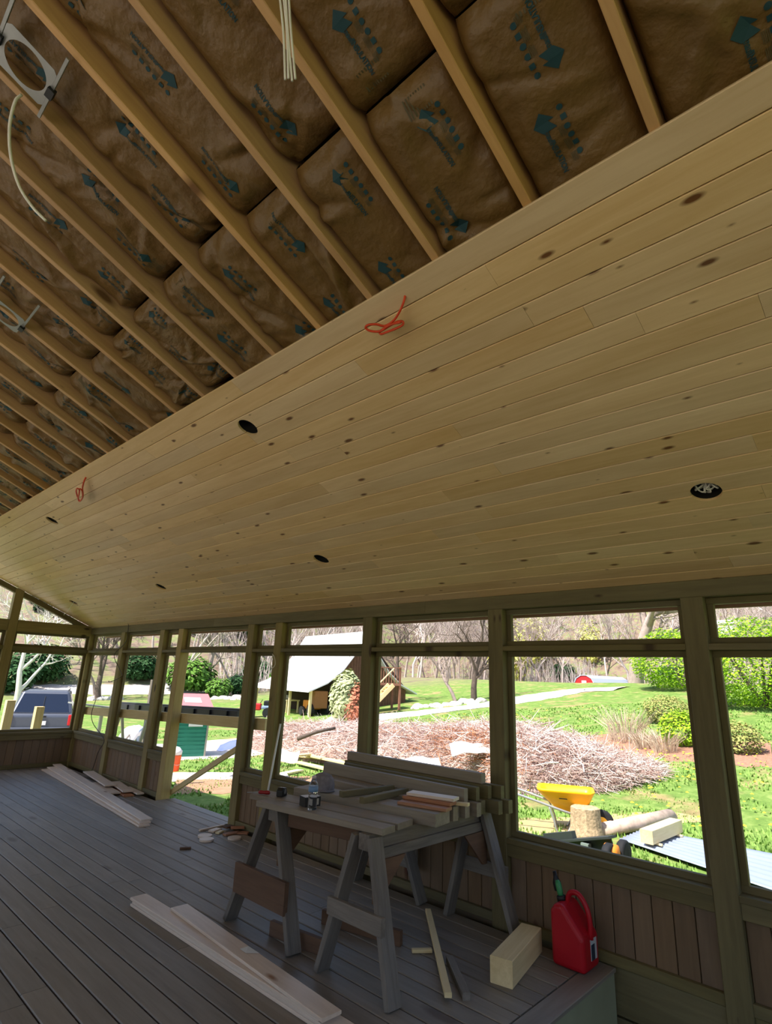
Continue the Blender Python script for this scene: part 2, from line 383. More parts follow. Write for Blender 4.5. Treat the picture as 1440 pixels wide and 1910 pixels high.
# finished pine boards with recessed-light cutouts
HOLES = [(1312, 919, .079), (598, 1044, .079), (300, 1095, .079), (137, 1124, .079), (455, 801, .075), (93, 973, .075)]
HP = []
for a, b, r in HOLES:
    P = ons(a, b)
    for y in RY:
        if abs(P.y-y) < r+.03: P.y = y+(r+.03)*(1 if P.y > y else -1)
    HP.append((P, r))
cutters = []
for P, r in HP:
    cm = M(); cm.lathe([(r, -.1), (r, .1)], 28, P, Matrix((Vector((0, 1, 0)), NN.cross(YV)*-1, NN)).transposed())
    co = cm.obj('cutter', DARK); cutters.append((P, r, co))
S_EDGE, PW = 2.752, .1265
holed = []
prng = random.Random(21)
for k in range(22):
    s1 = S_EDGE - k*PW; s0 = s1-PW
    if s1 < .02: break
    s0 = max(s0, -.03)
    y = -1.6; ends = [y]; y += prng.uniform(.6, 2.6)
    while y < YF-.5: ends.append(y); y += prng.choice((1.83, 2.44, 3.05, 3.66))*prng.uniform(.9, 1.05)
    ends.append(YF)
    for a, b in zip(ends, ends[1:]):
        L_ = round(b-a-.001, 3); wd = round(s1-s0-.004, 4)
        c = sp((s0+s1)/2, (a+b)/2, .0095)
        hit = [co for P, r, co in cutters if a-r < P.y < b+r and s0-r < s_of(P) < s1+r]
        o = board('plank', L_, wd, .017, PINE, c, YV, -NN, ceiling, ch=.008)
        if hit:
            o.data = o.data.copy(); holed.append(o)
            for co in hit:
                mo = o.modifiers.new('hole', 'BOOLEAN'); mo.object = co; mo.operation = 'DIFFERENCE'; mo.solver = 'EXACT'
bpy.context.view_layer.update()
dg = bpy.context.evaluated_depsgraph_get()
newm = [(o, bpy.data.meshes.new_from_object(o.evaluated_get(dg))) for o in holed]
for o, m_ in newm:
    o.modifiers.clear(); o.data = m_
for _, _, co in cutters: bpy.data.objects.remove(co)
# left slope underside, seen only by the light
rl = M(); A = [(2*XR-q.x, q.z) for q in (sp(1.55, 0, .018), sp(SR-.02, 0, .018), sp(SR-.02, 0, .05), sp(1.55, 0, .05))]
rl.prism(A, -3.4, YF, axis=1)
rl.obj('underside', KR, ceiling)

# ---- window wall
wall = empty('wall_right', (W, YF, 0), kind='structure', label='long window wall of treated posts and rails')
PY = [YF+.07, 10.17, 8.71, 8.11, 6.27, 5.68, 4.165, 2.635, 1.095, -.44, -1.98, -3.2]
HB = 2.312
wn = 0; TR = TREAT
SHEATH = plain('outer_sheathing', (130, 110, 84), .8, scale=3)
def stops(n, p0, p1, z0, z1, axis, face, par=None):
    """slim stop frame in one opening; axis 1: opening runs along Y in wall x=face, axis 0: along X in wall y=face"""
    global wn
    wn += 1; t, d = .042, .04; q = face + .095
    def P(u, z): return Vector((q, u, z)) if axis == 1 else Vector((u, q, z))
    c = P((p0+p1)/2, z0)
    wdo = empty('window_%d' % wn, c, kind='structure')
    dv = XV if axis == 1 else YV; al = YV if axis == 1 else XV
    for z in (z0+t/2, z1-t/2): board('frame_stop', p1-p0, d, t, TR, P((p0+p1)/2, z), al, ZV, wdo)
    for u in (p0+t/2, p1-t/2): board('frame_stop', z1-z0-2*t, d, t, TR, P(u, (z0+z1)/2), ZV, al, wdo)
for i, y in enumerate(PY):
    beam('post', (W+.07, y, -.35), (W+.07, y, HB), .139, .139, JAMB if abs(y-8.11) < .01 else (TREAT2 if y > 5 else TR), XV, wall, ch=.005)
for a, b in zip([YF+.14, 7.2, 3.4, -.44], [7.2, 3.4, -.44, -3.3]):
    beam('header_beam', (W+.07, a, (HB+2.428)/2), (W+.07, b+.002, (HB+2.428)/2), 2.428-HB, .139, TR, XV, wall, ch=.005)
for hi, lo in zip(PY, PY[1:]):
    y1, y0 = hi-.07, lo+.07; ym = (y0+y1)/2; L_ = y1-y0
    door = abs(hi-8.11) < .01
    board('rail', L_, .1, .042, TR, (W+.055, ym, 1.988), YV, ZV, wall)
    stops(0, y0, y1, 2.009, HB, 1, W)
    if door: continue
    stops(0, y0, y1, .585, 1.967, 1, W)
    board('sill', L_, .145, .038, TR, (W+.072, ym, .566), YV, ZV, wall)
    board('apron', L_, .09, .032, TR, (W+.03, ym, .503), YV, XV, wall)
    nb = max(3, round(L_/.127)); bw = L_/nb
    for k in range(nb):
        board('panel_board', .45, bw-.005, .018, BEADP, (W+.062, y0+bw*(k+.5), .275), ZV, XV, wall, ch=.007)
    board('sheathing', L_, .95, .012, SHEATH, (W+.12, ym, .08), YV, XV, wall)
    board('baseboard', L_, .062, .038, TR, (W+.03, ym, .031), YV, XV, wall)
    if y1 < 2.7:
        board('rim_board', L_, .26, .035, TR, (W+.045, ym, -.135), YV, XV, wall)
        board('rim_board', L_, .26, .035, TR, (W+.05, ym, -.41), YV, XV, wall)
        board('rim_board', L_, .26, .035, TR, (W+.045, ym, -.69), YV, XV, wall)
eave = empty('trim_1', (W+.2, 4, 2.28), kind='structure')
board('soffit', 15.2, .19, .012, plain('white_soffit', (236, 232, 222), .6), (W+.237, 4.2, 2.302), YV, ZV, eave)
board('fascia', 15.2, .2, .035, plain('brown_fascia', (146, 108, 84), .6), (W+.345, 4.2, 2.372), YV, XV, eave)

# ---- far gable wall
wf = empty('wall_far', (2, YF, 0), kind='structure', label='far gable end wall of posts and beams')
PX = [2.833, 1.36, -.12, -1.6, -3.08]
def ceil_z(x): return ZT + (W-x if x > XR else x-(2*XR-W))*TN
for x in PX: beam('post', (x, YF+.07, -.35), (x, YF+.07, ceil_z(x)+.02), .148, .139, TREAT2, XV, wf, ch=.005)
for a, b in zip([W]+PX, PX+[XL]):
    x1, x0 = (a if a == W else a-.074), (b if b == XL else b+.074); xm = (x0+x1)/2; L_ = x1-x0
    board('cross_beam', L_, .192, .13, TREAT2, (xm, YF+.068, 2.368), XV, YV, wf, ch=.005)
    board('rail', L_, .1, .065, TR, (xm, YF+.055, 1.985), XV, ZV, wf)
    stops(0, x0, x1, 2.018, 2.272, 0, YF)
    stops(0, x0, x1, .585, 1.952, 0, YF)
    board('sill', L_, .145, .038, TR, (xm, YF+.072, .566), XV, ZV, wf)
    board('apron', L_, .09, .032, TR, (xm, YF+.03, .503), XV, YV, wf)
    nb = max(3, round(L_/.127)); bw = L_/nb
    for k in range(nb):
        board('panel_board', .45, bw-.003, .018, BEADP, (x0+bw*(k+.5), YF+.062, .275), ZV, YV, wf, ch=.004)
    board('sheathing', L_, .95, .012, SHEATH, (xm, YF+.12, .08), XV, YV, wf)
    board('baseboard', L_, .062, .038, TR, (xm, YF+.03, .031), XV, YV, wf)
beam('rake_board', sp(.06, YF+.06, -.045), sp(SR-.05, YF+.06, -.045), .085, .10, TR, YV, wf)
beam('rake_board', Vector((2*XR, 0, 0))+Vector((-1, 1, 1))*sp(1.75, YF+.06, -.045), Vector((2*XR, 0, 0))+Vector((-1, 1, 1))*sp(SR-.05, YF+.06, -.045), .085, .10, TR, YV, wf)

# ---- opposite side and rear: unseen post walls, shaped open to let light in
wl = empty('wall_left', (XL, 4, 0), kind='structure')
for y in PY: beam('post', (XL-.07, y, -.35), (XL-.07, y, 3.05), .139, .139, TR, XV, wl)
beam('header_beam', (XL-.07, YF+.14, 3.12), (XL-.07, -3.3, 3.12), .14, .139, TR, XV, wl)
M().box((XL-.09, 4.2, .1), (.1, 15, .94)).obj('knee_panel', BEADP, wl)
wb = empty('wall_back', (0, -3.4, 0), kind='structure')
for x in [W-.2]+PX: beam('post', (x, -3.35, -.35), (x, -3.35, ceil_z(x)), .14, .139, TR, XV, wb)
beam('cross_beam', (W, -3.35, 2.368), (XL, -3.35, 2.368), .19, .13, TR, YV, wb)
M().box(((W+XL)/2, -3.35, .1), (W-XL, .1, .94)).obj('knee_panel', BEADP, wb)

# ================================================================ things in the porch
CABLE = plain('white_cable', (226, 220, 204), .5, var=.02); ORANGE = plain('orange_cable', (214, 66, 26), .45, var=.03)
GALV = plain('galvanised_steel', (150, 150, 146), .42, metal=.7, scale=20); BLACKM = plain('black_plastic', (24, 24, 26), .45)
CANM = plain('can_interior', (26, 22, 20), .6)
def curve_pts(pts, k=6):
    """Catmull-Rom through the points"""
    P = [Vector(q) for q in pts]; P = [P[0]*2-P[1]]+P+[P[-1]*2-P[-2]]; out = []
    for i in range(1, len(P)-2):
        for j in range(k):
            t = j/k; a, b, c, d = P[i-1:i+3]
            out.append(.5*((2*b)+(c-a)*t+(2*a-5*b+4*c-d)*t*t+(3*b-a-3*c+d)*t**3))
    out.append(P[-2]); return out
# recessed light housings above the cutouts
hl = ['round recessed light cutout stuffed with coiled white cable, right side of ceiling', 'round recessed light cutout in lower row above the sawhorse bench',
      'round recessed light cutout in lower row above the open doorway', 'round recessed light cutout nearest the far gable wall with dangling wire',
      'round recessed light cutout in upper row near the ceiling centre', 'round recessed light cutout in upper row near the left edge of the boards']
RM = Matrix((YV, NN.cross(YV), NN)).transposed()
for i, ((P, r), lb) in enumerate(zip(HP, hl)):
    h = empty('light_housing', P+NN*.03, label=lb, cat='light fixture', group='recessed light cutouts in the ceiling')
    m = M(); n = 28; prof = [(r+.004, .019), (r+.004, .16), (.001, .16)]
    vs = []
    for rr, z in prof: vs += [RM @ Vector((rr*math.cos(2*PI*j/n), rr*math.sin(2*PI*j/n), z))+P for j in range(n)]
    m.add(vs, [(a*n+j, a*n+(j+1) % n, (a+1)*n+(j+1) % n, (a+1)*n+j) for a in range(2) for j in range(n)])
    mw = Matrix.Identity(4)
    m.obj('can', CANM, h, smooth=True)
    if i == 0:
        cr = random.Random(4)
        for k in range(4):
            a0 = k*1.7; pts = []
            for j in range(15):
                a = a0+j*.55; q = .062*(.55+.45*math.sin(j*1.3+k)); pts.append(P+RM @ Vector((q*math.cos(a), q*math.sin(a), .02+.05*abs(math.sin(j*.8+k)))))
            M().tube(curve_pts(pts, 4), .0045, 6).obj('cable', CABLE, h, smooth=True)
    if i == 3:
        M().tube(curve_pts([P+NN*.05, ons(134, 1128, -.03), ons(126, 1140, -.1), ons(119, 1147, -.14)], 5), .004, 5).obj('cable', CABLE, h, smooth=True)
# orange cable tails
def px_path(pp, k=5): return curve_pts([ons(a, b, n) for a, b, n in pp], k)
m = M(); m.tube(px_path([(757, 545, .02), (753, 563, -.02), (745, 582, -.04), (734, 598, -.05), (718, 608, -.06), (702, 605, -.07), (687, 606, -.08), (682, 611, -.08), (690, 617, -.08), (708, 618, -.07), (726, 608, -.06), (742, 600, -.05), (751, 600, -.05), (751, 606, -.06), (738, 613, -.07), (720, 620, -.07), (711, 623, -.07), (709, 618, -.06), (728, 606, -.07), (748, 601, -.075)]), .0062, 6)
m.obj('orange_cable', ORANGE, smooth=True, label='looped orange cable tail hanging near the middle of the ceiling', cat='cable', group='orange cable tails')
m = M(); m.tube(px_path([(162, 887, .02), (157, 897, -.03), (154, 910, -.05), (155, 922, -.06), (153, 930, -.07), (148, 935, -.07), (144, 925, -.07), (142, 916, -.07), (144, 911, -.07), (148, 914, -.07), (147, 923, -.08), (146, 930, -.08), (149, 934, -.08), (154, 928, -.08), (153, 915, -.08), (148, 911, -.08)]), .0072, 6)
m.obj('orange_cable', ORANGE, smooth=True, label='looped orange cable tail hanging at the left end of the board edge', cat='cable', group='orange cable tails')
# galvanised fixture plates between rafters
def fixture_plate(P, y0, y1, label, lrot=0):
    e = empty('fixture_bracket', P, label=label, cat='bracket', group='galvanised ceiling brackets')
    A2 = Matrix((US, YV, -NN)).transposed(); n = 36; m = M(); vs = []
    for z in (0, -.0016):
        for ro in (0, 1):
            for j in range(n):
                a = 2*PI*j/n
                if ro == 0: r = .088
                else: r = min(.165, .108/max(abs(math.cos(a)), abs(math.sin(a))))
                vs.append(P + A2 @ Vector((r*math.cos(a), r*math.sin(a), z)))
    fs = []
    for j in range(n):
        k = (j+1) % n
        fs += [(j, k, n+k, n+j), (2*n+j, 3*n+j, 3*n+k, 2*n+k), (n+j, n+k, 3*n+k, 3*n+j), (j, 2*n+j, 2*n+k, k)]
    m.add(vs, fs); m.obj('plate', GALV, e)
    for ds in (-.115, .115):
        c = P + US*ds
        beam('hanger_bar', (c.x, y0, c.z+.004), (c.x, y1, c.z+.004), .014, .010, GALV, NN, e, ch=.001)
        M().box(Vector((c.x, P.y, c.z))+NN*-.004, (.03, .05, .022), Matrix((US, YV, NN)).transposed()).obj('clip', BLACKM, e)
    m = M(); m.tube([P+A2 @ Vector((.03, -.07, -.05)), P+A2 @ Vector((-.02, .02, -.06))], .006, 6); 
    return e
def bay(y):
    for a, b in bays:
        if a <= y <= b: return a+.019, b-.019
    return y-.2, y+.2
P = ons(30, 163, -.012); b0 = bay(P.y)
P = Vector((P.x, (b0[0]+b0[1])/2+.02, P.z))
fixture_plate(P, b0[0], b0[1], 'galvanised light bracket with round hole between rafters, upper left corner')
P2 = ons(10, 588, -.012); b1 = bay(P2.y)
fixture_plate(P2, b1[0], b1[1], 'galvanised light bracket between rafters at the left edge')
M().tube(px_path([(40, 177, .0), (28, 190, -.05), (18, 235, -.14), (20, 290, -.22), (35, 345, -.29), (60, 385, -.34), (86, 412, -.37)], 6), .0068, 6).obj('hanging_cable', CABLE, smooth=True, label='single curved white cable hanging from the upper left bracket', cat='cable')
for i, (a, b, lb) in enumerate([((519, -30), (532, 148), 'leftmost'), ((526, -30), (538, 146), 'second'), ((531, -30), (545, 151), 'third'), ((537, -30), (551, 147), 'rightmost')]):
    mid = ((a[0]+b[0])/2+(3 if i < 2 else -1), 60)
    M().tube(px_path([(a[0]-4, a[1]-30, .02), (a[0], a[1], -.05), (mid[0], mid[1], -.2), (b[0], b[1], -.34)], 6), .0042, 6).obj('hanging_cable', CABLE, smooth=True, label='%s strand of the four straight white cables hanging from the ceiling at top' % lb, cat='cable', group='four straight hanging cables')

# ---- sawhorses
def sawhorse(yc, ynear, yfar, x0, x1, zb0, zb1, label, ztop=.79):
    e = empty('sawhorse', ((x0+x1)/2, yc, 0), label=label, cat='sawhorse', group='weathered sawhorses')
    beam('top_beam', (x0+.02, yc, ztop-.045), (x1-.02, yc, ztop-.045), .09, .09, GREYW, YV, e)
    beam('ledger', (x0+.04, yc-.05, ztop-.112), (x1-.04, yc-.05, ztop-.112), .06, .036, GREYW, YV, e)
    for xe, sg in ((x0, -1), (x1, 1)):
        for yb, sy in ((ynear, -1), (yfar, 1)):
            A = Vector((xe, yb, .004)); B = Vector((xe-sg*.045, yc+sy*.068, ztop-.012))
            nrm = (B-A).cross(XV)
            beam('leg', A, B, .105, .038, GREYW, nrm, e)
        f0 = lambda z: (ynear+(yc-.068-ynear)*z/ztop, yfar+(yc+.068-yfar)*z/ztop)
        zm = (zb0+zb1)/2; a, b = f0(zm)
        if sg < 0:
            beam('brace', (xe-.055-.004+.045*zm/ztop, a-.05, zm), (xe-.055-.004+.045*zm/ztop, b+.03, zm), zb1-zb0, .034, BROWNW if zb1-zb0 > .15 else GREYW, XV, e)
        else:
            beam('brace', (xe+.058-.045*zm/ztop, a-.02, zm), (xe+.058-.045*zm/ztop, b+.02, zm), zb1-zb0, .025, GREYW, XV, e)
        # gusset from leg to beam
        g = M(); g.prism([(xe-sg*.04, .43), (xe-sg*.09, .43), (xe-sg*.32, ztop-.14), (xe-sg*.04, ztop-.14)], yc-.085, yc-.068, axis=1)
        g.obj('gusset', BROWNW, e)
    return e
sawhorse(3.64, 3.27, 4.01, 2.735, 4.02, .205, .395, 'weathered wooden sawhorse farther away under the planks, with a wide brown brace')
sawhorse(2.715, 2.42, 3.01, 2.745, 4.03, .325, .42, 'weathered wooden sawhorse nearest the camera with a narrow brace')
# ---- planks laid over them
ZP = .790
def plank_on(name, A, B, w_, t, mat, z, label, cat='plank', **kw):
    return beam(name, (A[0], A[1], z+t/2), (B[0], B[1], z+t/2), w_, t, mat, ZV, None, label=label, cat=cat, **kw)
G1 = 'planks laid across the sawhorses'
plank_on('bench_plank', (2.735, 3.735), (2.885, 2.62), .138, .038, TOPW, ZP, 'front plank on the sawhorses carrying the water bottle', group=G1)
plank_on('bench_plank', (2.868, 3.985), (3.082, 2.655), .185, .038, TOPW, ZP, 'second plank on the sawhorses carrying the black tape measure', group=G1)
plank_on('bench_plank', (3.155, 3.81), (3.335, 2.545), .19, .078, TOPW, ZP, 'thick middle timber on the sawhorses carrying the reddish offcuts', group=G1)
G2 = 'lumber stacked on edge by the window wall'
stk = [(3.50, 2.56, 3.96, .79, 'lowest'), (3.57, 2.60, 4.05, .79, 'x'), (3.64, 2.56, 4.12, .79, 'x'), (3.74, 2.53, 4.06, .79, 'x'), (3.84, 2.56, 4.10, .79, 'x'), (3.93, 2.47, 4.12, .79, 'x'), (4.02, 2.44, 4.12, .79, 'x')]
nm = ['timber on edge at the bench side of the stack', 'second timber from the bench side in the lower layer', 'third timber from the bench side in the lower layer', 'middle timber of the lower stacked layer',
      'third timber from the window in the lower layer', 'second timber from the window in the lower layer', 'longest timber tight against the window wall in the lower layer']
for (xx, a, b, z, _), l_ in zip(stk, nm):
    beam('stacked_timber', (xx, a, z+.0445), (xx, b, z+.0445), .089, .055, TOPW if xx < 3.8 else TREAT, XV, None, label=l_, cat='timber', group=G2)
for (xx, a, b, z, l_) in [(3.68, 2.60, 4.14, .880, 'upper timber with a bright top edge facing the bench'), (3.80, 2.58, 4.0, .880, 'upper timber between the bright-edged one and the topmost'), (3.93, 2.56, 4.13, .880, 'upper timber beneath the topmost one of the stack'), (4.01, 2.50, 4.1, .880, 'upper timber closest to the window wall')]:
    beam('stacked_timber', (xx, a, z+.0445), (xx, b, z+.0445), .089, .045, TOPW if xx < 3.75 else TREAT, XV, None, label=l_, cat='timber', group=G2)
beam('stacked_timber', (3.965, 2.64, .970+.036), (3.965, 4.13, .970+.036), .06, .072, TOPW, ZV, None, label='topmost timber of the stack, highest against the window', cat='timber', group=G2)
beam('stick', (3.10, 3.30, .890), (3.60, 3.24, .890), .04, .042, TREAT, ZV, None, label='short square stick lying across the bench, farther of two', cat='stick', group='short sticks on the bench')
beam('stick', (3.07, 3.05, .890), (3.60, 3.10, .890), .045, .042, TREAT, ZV, None, label='short square stick lying across the bench, nearer of two', cat='stick', group='short sticks on the bench')
G3 = 'reddish board offcuts on the bench'
beam('board_offcut', (3.31, 2.90, .879), (3.39, 2.535, .879), .10, .02, REDW, ZV, None, label='lowest reddish offcut lying on the thick middle timber', cat='offcut', group=G3)
beam('board_offcut', (3.40, 2.93, .900), (3.47, 2.56, .900), .10, .02, REDW, ZV, None, label='middle reddish offcut of the little pile on the bench', cat='offcut', group=G3)
beam('board_offcut', (3.43, 2.92, .921), (3.52, 2.57, .921), .11, .02, WHITEW, ZV, None, label='top offcut with a bluish white face on the bench pile', cat='offcut', group=G3)
beam('board_offcut', (3.52, 2.66, .888), (3.57, 2.50, .893), .05, .02, NEWW, ZV, None, label='small pale chip beside the reddish offcuts', cat='offcut', group=G3)

beam('apron_board', (2.80, 3.50, .735), (2.93, 2.80, .735), .105, .018, BROWNW, XV, None, label='brown board on edge hanging under the front bench plank', cat='board')
# ---- water bottle
Pb = Vector((2.803, 3.264, .829))
bt = empty('water_bottle', Pb, label='clear ribbed plastic water bottle with blue label on the front plank', cat='bottle')
gm, gnt, gb = newmat('clear_plastic'); gb.inputs['Transmission Weight'].default_value = 1; gb.inputs['Roughness'].default_value = .04; gb.inputs['IOR'].default_value = 1.36; gb.inputs['Base Color'].default_value = (.93, .96, 1, 1)
prof = [(.026, 0), (.031, .006)]
for i in range(7): prof += [(.032, .012+i*.014), (.0295, .019+i*.014)]
prof += [(.033, .112), (.033, .148), (.028, .168), (.016, .185), (.0135, .19), (.0135, .198)]
M().lathe(prof, 20, Pb).obj('body', gm, bt, smooth=True)
M().lathe([(.0335, .114), (.0335, .147)], 20, Pb).obj('wrapper', plain('blue_label', (120, 150, 190), .4), bt, smooth=True)
M().lathe([(.0150, .1975), (.0150, .212), (.013, .2135)], 16, Pb).obj('cap', plain('pale_cap', (214, 200, 204), .4), bt, smooth=True)
# ---- screw box
bx = empty('screw_box', (2.875, 3.375, .829), math.radians(-12), label='small black and white cardboard box behind the water bottle', cat='box')
mw = WM[bx]
bevel(M().box((0, 0, .031), (.125, .085, .062)).obj('carton', plain('black_card', (34, 33, 36), .5), bx, mw=mw), .002)
M().box((.0, 0, .0625), (.118, .08, .001)).obj('lid_panel', plain('white_card', (206, 200, 200), .5), bx, mw=mw)
M().box((.022, -.0432, .03), (.05, .001, .04)).obj('printed_panel', plain('grey_card', (168, 160, 150), .5), bx, mw=mw)
# ---- tape measure and red driver
tp = empty('tape_measure', (2.905, 3.745, .829), .5, label='black tape measure lying on the second plank', cat='tape measure'); mw = WM[tp]
m = M(); m.prism([(-.045, 0), (.045, 0), (.047, .03), (.03, .058), (-.02, .064), (-.045, .045)], -.026, .026, axis=1)
bevel(m.obj('case', BLACKM, tp, mw=mw), .008, 3)
M().box((.062, 0, .006), (.045, .025, .004)).obj('blade', plain('tape_steel', (190, 186, 170), .3, metal=.5), tp, mw=mw)
M().lathe([(.018, -.0285), (.018, .0285)], 16, (0, 0, .034), Matrix.Rotation(PI/2, 3, 'X')).obj('badge', plain('silver_badge', (150, 152, 154), .3, metal=.6), tp, mw=mw)
M().box((.0632, .01, .03), (.001, .05, .036)).obj('end_panel', plain('grey_card2', (168, 160, 150), .5), bx, mw=WM[bx])
sdv = empty('screwdriver', (2.83, 3.87, .829), 2.2, label='red handled tool lying next to the tape measure', cat='screwdriver'); mw = WM[sdv]
M().lathe([(.008, -.05), (.013, -.044), (.015, -.02), (.012, 0), (.014, .03), (.009, .04)], 10, (0, 0, .016), Matrix.Rotation(PI/2, 3, 'Y')).obj('handle', plain('red_handle', (150, 24, 26), .4), sdv, mw=mw, smooth=True)
M().tube([(.04, 0, .016), (.13, 0, .008)], .003, 6).obj('shaft', GALV, sdv, mw=mw)
# ---- baseball cap
cp = empty('baseball_cap', (3.20, 3.62, .868), -2.3, label='grey patterned baseball cap on the thick middle timber by the window', cat='cap'); mw = WM[cp]
CAPM = plain('grey_camo_cloth', (126, 120, 124), .9, var=.2, scale=30)
m = M(); n = 24; prof = [(.092, 0), (.094, .03), (.086, .07), (.066, .098), (.035, .113), (.004, .117)]
vs = []
for r, z in prof: vs += [(r*math.cos(2*PI*j/n)*1.12, r*math.sin(2*PI*j/n), z) for j in range(n)]
m.add(vs, [(a*n+j, a*n+(j+1) % n, (a+1)*n+(j+1) % n, (a+1)*n+j) for a in range(5) for j in range(n)]+[tuple(5*n+j for j in range(n))])
m.obj('crown', CAPM, cp, mw=mw, smooth=True)
m = M(); vs = []
for z in (0, .004):
    for r in (.09, .16):
        for j in range(11):
            a = -1.15+2.3*j/10; vs.append((.02+r*math.cos(a)*1.1, .105*math.sin(a)*(1 if r > .1 else .9), z+.012-(abs(math.sin(a))*.012)))
m.add(vs, [(j, j+1, 12+j, 11+j) for j in range(10)]+[(22+j, 33+j, 34+j, 23+j) for j in range(10)]+[(11+j, 12+j, 34+j, 33+j) for j in range(10)])
m.obj('brim', CAPM, cp, mw=mw, smooth=True)
M().lathe([(.01, .115), (.009, .121), (.002, .123)], 10).obj('button', CAPM, cp, mw=mw)

# ---- red fuel can
fc = empty('fuel_can', (4.0, 1.97, 0), label='red plastic fuel can with green spout at the deck edge', cat='fuel can')
RED = plain('red_plastic', (178, 14, 30), .42, var=.04)
y0 = 2.085
m = M(); m.prism([(y0, .002), (y0+.0, .30), (y0-.03, .345), (y0-.085, .352), (y0-.14, .285), (y0-.225, .19), (y0-.225, .002)], 3.885, 4.105, axis=0)
bevel(m.obj('tank', RED, fc), .035, 4)
m = M(); m.tube(curve_pts([(3.995, y0-.07, .335), (3.995, y0-.095, .395), (3.995, y0-.15, .405), (3.995, y0-.2, .35), (3.995, y0-.222, .27), (3.995, y0-.222, .17)], 5), .017, 8)
m.obj('handle', RED, fc, smooth=True)
R1 = Matrix.Rotation(math.radians(-14), 3, 'X')
c = Vector((3.985, y0-.042, .338))
m = M(); m.lathe([(.03, 0), (.03, .03), (.026, .033)], 16, c, R1); m.obj('collar', BLACKM, fc, smooth=True)
m = M(); m.lathe([(.017, .03), (.02, .05), (.02, .1), (.012, .12)], 12, c, R1); m.obj('spout', plain('green_spout', (60, 138, 84), .4), fc, smooth=True)
m = M(); m.lathe([(.026, .055), (.027, .06), (.027, .1), (.013, .135), (.011, .165)], 12, c+Vector((.014, .016, 0)), R1); m.obj('nozzle', BLACKM, fc, smooth=True)
M().box((4.02, y0-.2262, .115), (.085, .002, .115)).obj('warning_label', plain('label_white', (196, 196, 200), .5), fc)
M().box((4.008, y0-.2275, .10), (.05, .001, .085)).obj('label_print', plain('label_ink', (40, 56, 74), .5), fc)

# ---- lumber lying on the floor
blk = board('timber_block', .58, .14, .14, NEWW, (3.69, 2.215, .071), (.56, .115, 0), ZV, ch=.004, label='thick square timber offcut lying by the fuel can', cat='timber')
beam('stick', (3.90, 3.11, .012+.014), (3.03, 2.265, .034), .042, .026, NEWW, ZV, None, label='long slim stick with a screw hole lying under the bench', cat='stick', group='sticks under the bench')
beam('stick', (3.41, 2.54, .02), (3.12, 2.205, .02), .045, .04, GREYW, ZV, None, label='short grey stick lying parallel to the long slim stick', cat='stick', group='sticks under the bench')
beam('stick', (3.33, 2.785, .012), (3.43, 2.70, .012), .035, .02, NEWW, ZV, None, label='small crosswise stick tucked under the long slim one', cat='stick', group='sticks under the bench')
beam('lumber_offcut', (2.80, 3.60, .045), (2.87, 3.13, .045), .038, .09, BROWNW, ZV, None, label='brown lumber offcut on edge behind the farther sawhorse leg', cat='offcut')
a, b = atz(602, 1722, 0), atz(748, 1765, 0)
beam('lumber_offcut', (a.x, a.y, .045), (b.x, b.y, .045), .04, .09, BROWNW, ZV, None, label='brown lumber length on edge behind the nearer sawhorse brace', cat='offcut')
G4 = 'pine boards stacked on the deck in front'
beam('pine_board', (2.365, 4.69, .010), (2.40, 1.9, .010), .127, .018, WHITEW, ZV, None, label='bottom board of the long stack lying in front of the sawhorses', cat='board', group=G4)
beam('pine_board', (2.368, 4.67, .029), (2.395, 2.28, .029), .127, .018, WHITEW, ZV, None, label='middle board of the long stack lying in front of the sawhorses', cat='board', group=G4)
beam('pine_board', (2.362, 4.70, .048), (2.39, 2.55, .048), .127, .018, WHITEW, ZV, None, label='upper board of the long stack in front, squared end', cat='board', group=G4)
beam('pine_board', (2.468, 4.27, .067), (2.37, 2.50, .067), .127, .018, WHITEW, ZV, None, label='top board set askew on the long stack in front', cat='board', group=G4)
a = atz(447, 1770, .077); b = atz(478, 1780, .077)
m = M(); m.add([(a.x, a.y, .077), (a.x+.05, a.y-.02, .085), (b.x+.02, b.y, .078), (b.x-.04, b.y+.05, .079), (a.x, a.y, .0775), (a.x+.05, a.y-.02, .0855), (b.x+.02, b.y, .0785), (b.x-.04, b.y+.05, .0795)], [(0, 1, 2, 3), (7, 6, 5, 4), (0, 4, 5, 1), (1, 5, 6, 2), (2, 6, 7, 3), (3, 7, 4, 0)])
m.obj('paper_scrap', plain('paper', (214, 212, 206), .7), label='torn white paper scrap on the board stack', cat='paper')
G5 = 'pale boards lying toward the far corner'
beam('pine_board', (3.70, 11.30, .010), (3.37, 6.80, .010), .13, .018, WHITEW, ZV, None, label='leftmost long board of the three fanned toward the far corner', cat='board', group=G5)
beam('pine_board', (3.80, 11.36, .029), (3.395, 6.84, .029), .13, .018, WHITEW, ZV, None, label='middle long board of the three fanned toward the far corner', cat='board', group=G5)
beam('pine_board', (3.93, 11.5, .048), (3.43, 6.88, .048), .13, .018, WHITEW, ZV, None, label='rightmost long board of the three fanned toward the far corner', cat='board', group=G5)
G6 = 'short boards piled beside the panel wall'
for (a, b, z, wd, l_) in [((4.04, 10.35), (3.86, 9.0), .068, .16, 'topmost short pale board by the panel wall under the loose wire'), ((4.06, 9.35), (3.93, 8.55), .049, .15, 'short pale board piled by the panel wall, second one'), ((3.86, 9.55), (3.78, 8.62), .030, .15, 'short pale board lowest in the pile beside the long boards'), ((4.0, 9.2), (3.9, 8.45), .011, .14, 'reddish short board at the bottom of the wall pile'), ((4.08, 8.95), (4.04, 8.4), .030, .1, 'narrow short board tight against the panel wall')]:
    beam('short_board', (a[0], a[1], z), (b[0], b[1], z), wd, .018, REDW if 'reddish' in l_ else WHITEW, ZV, None, label=l_, cat='board', group=G6)
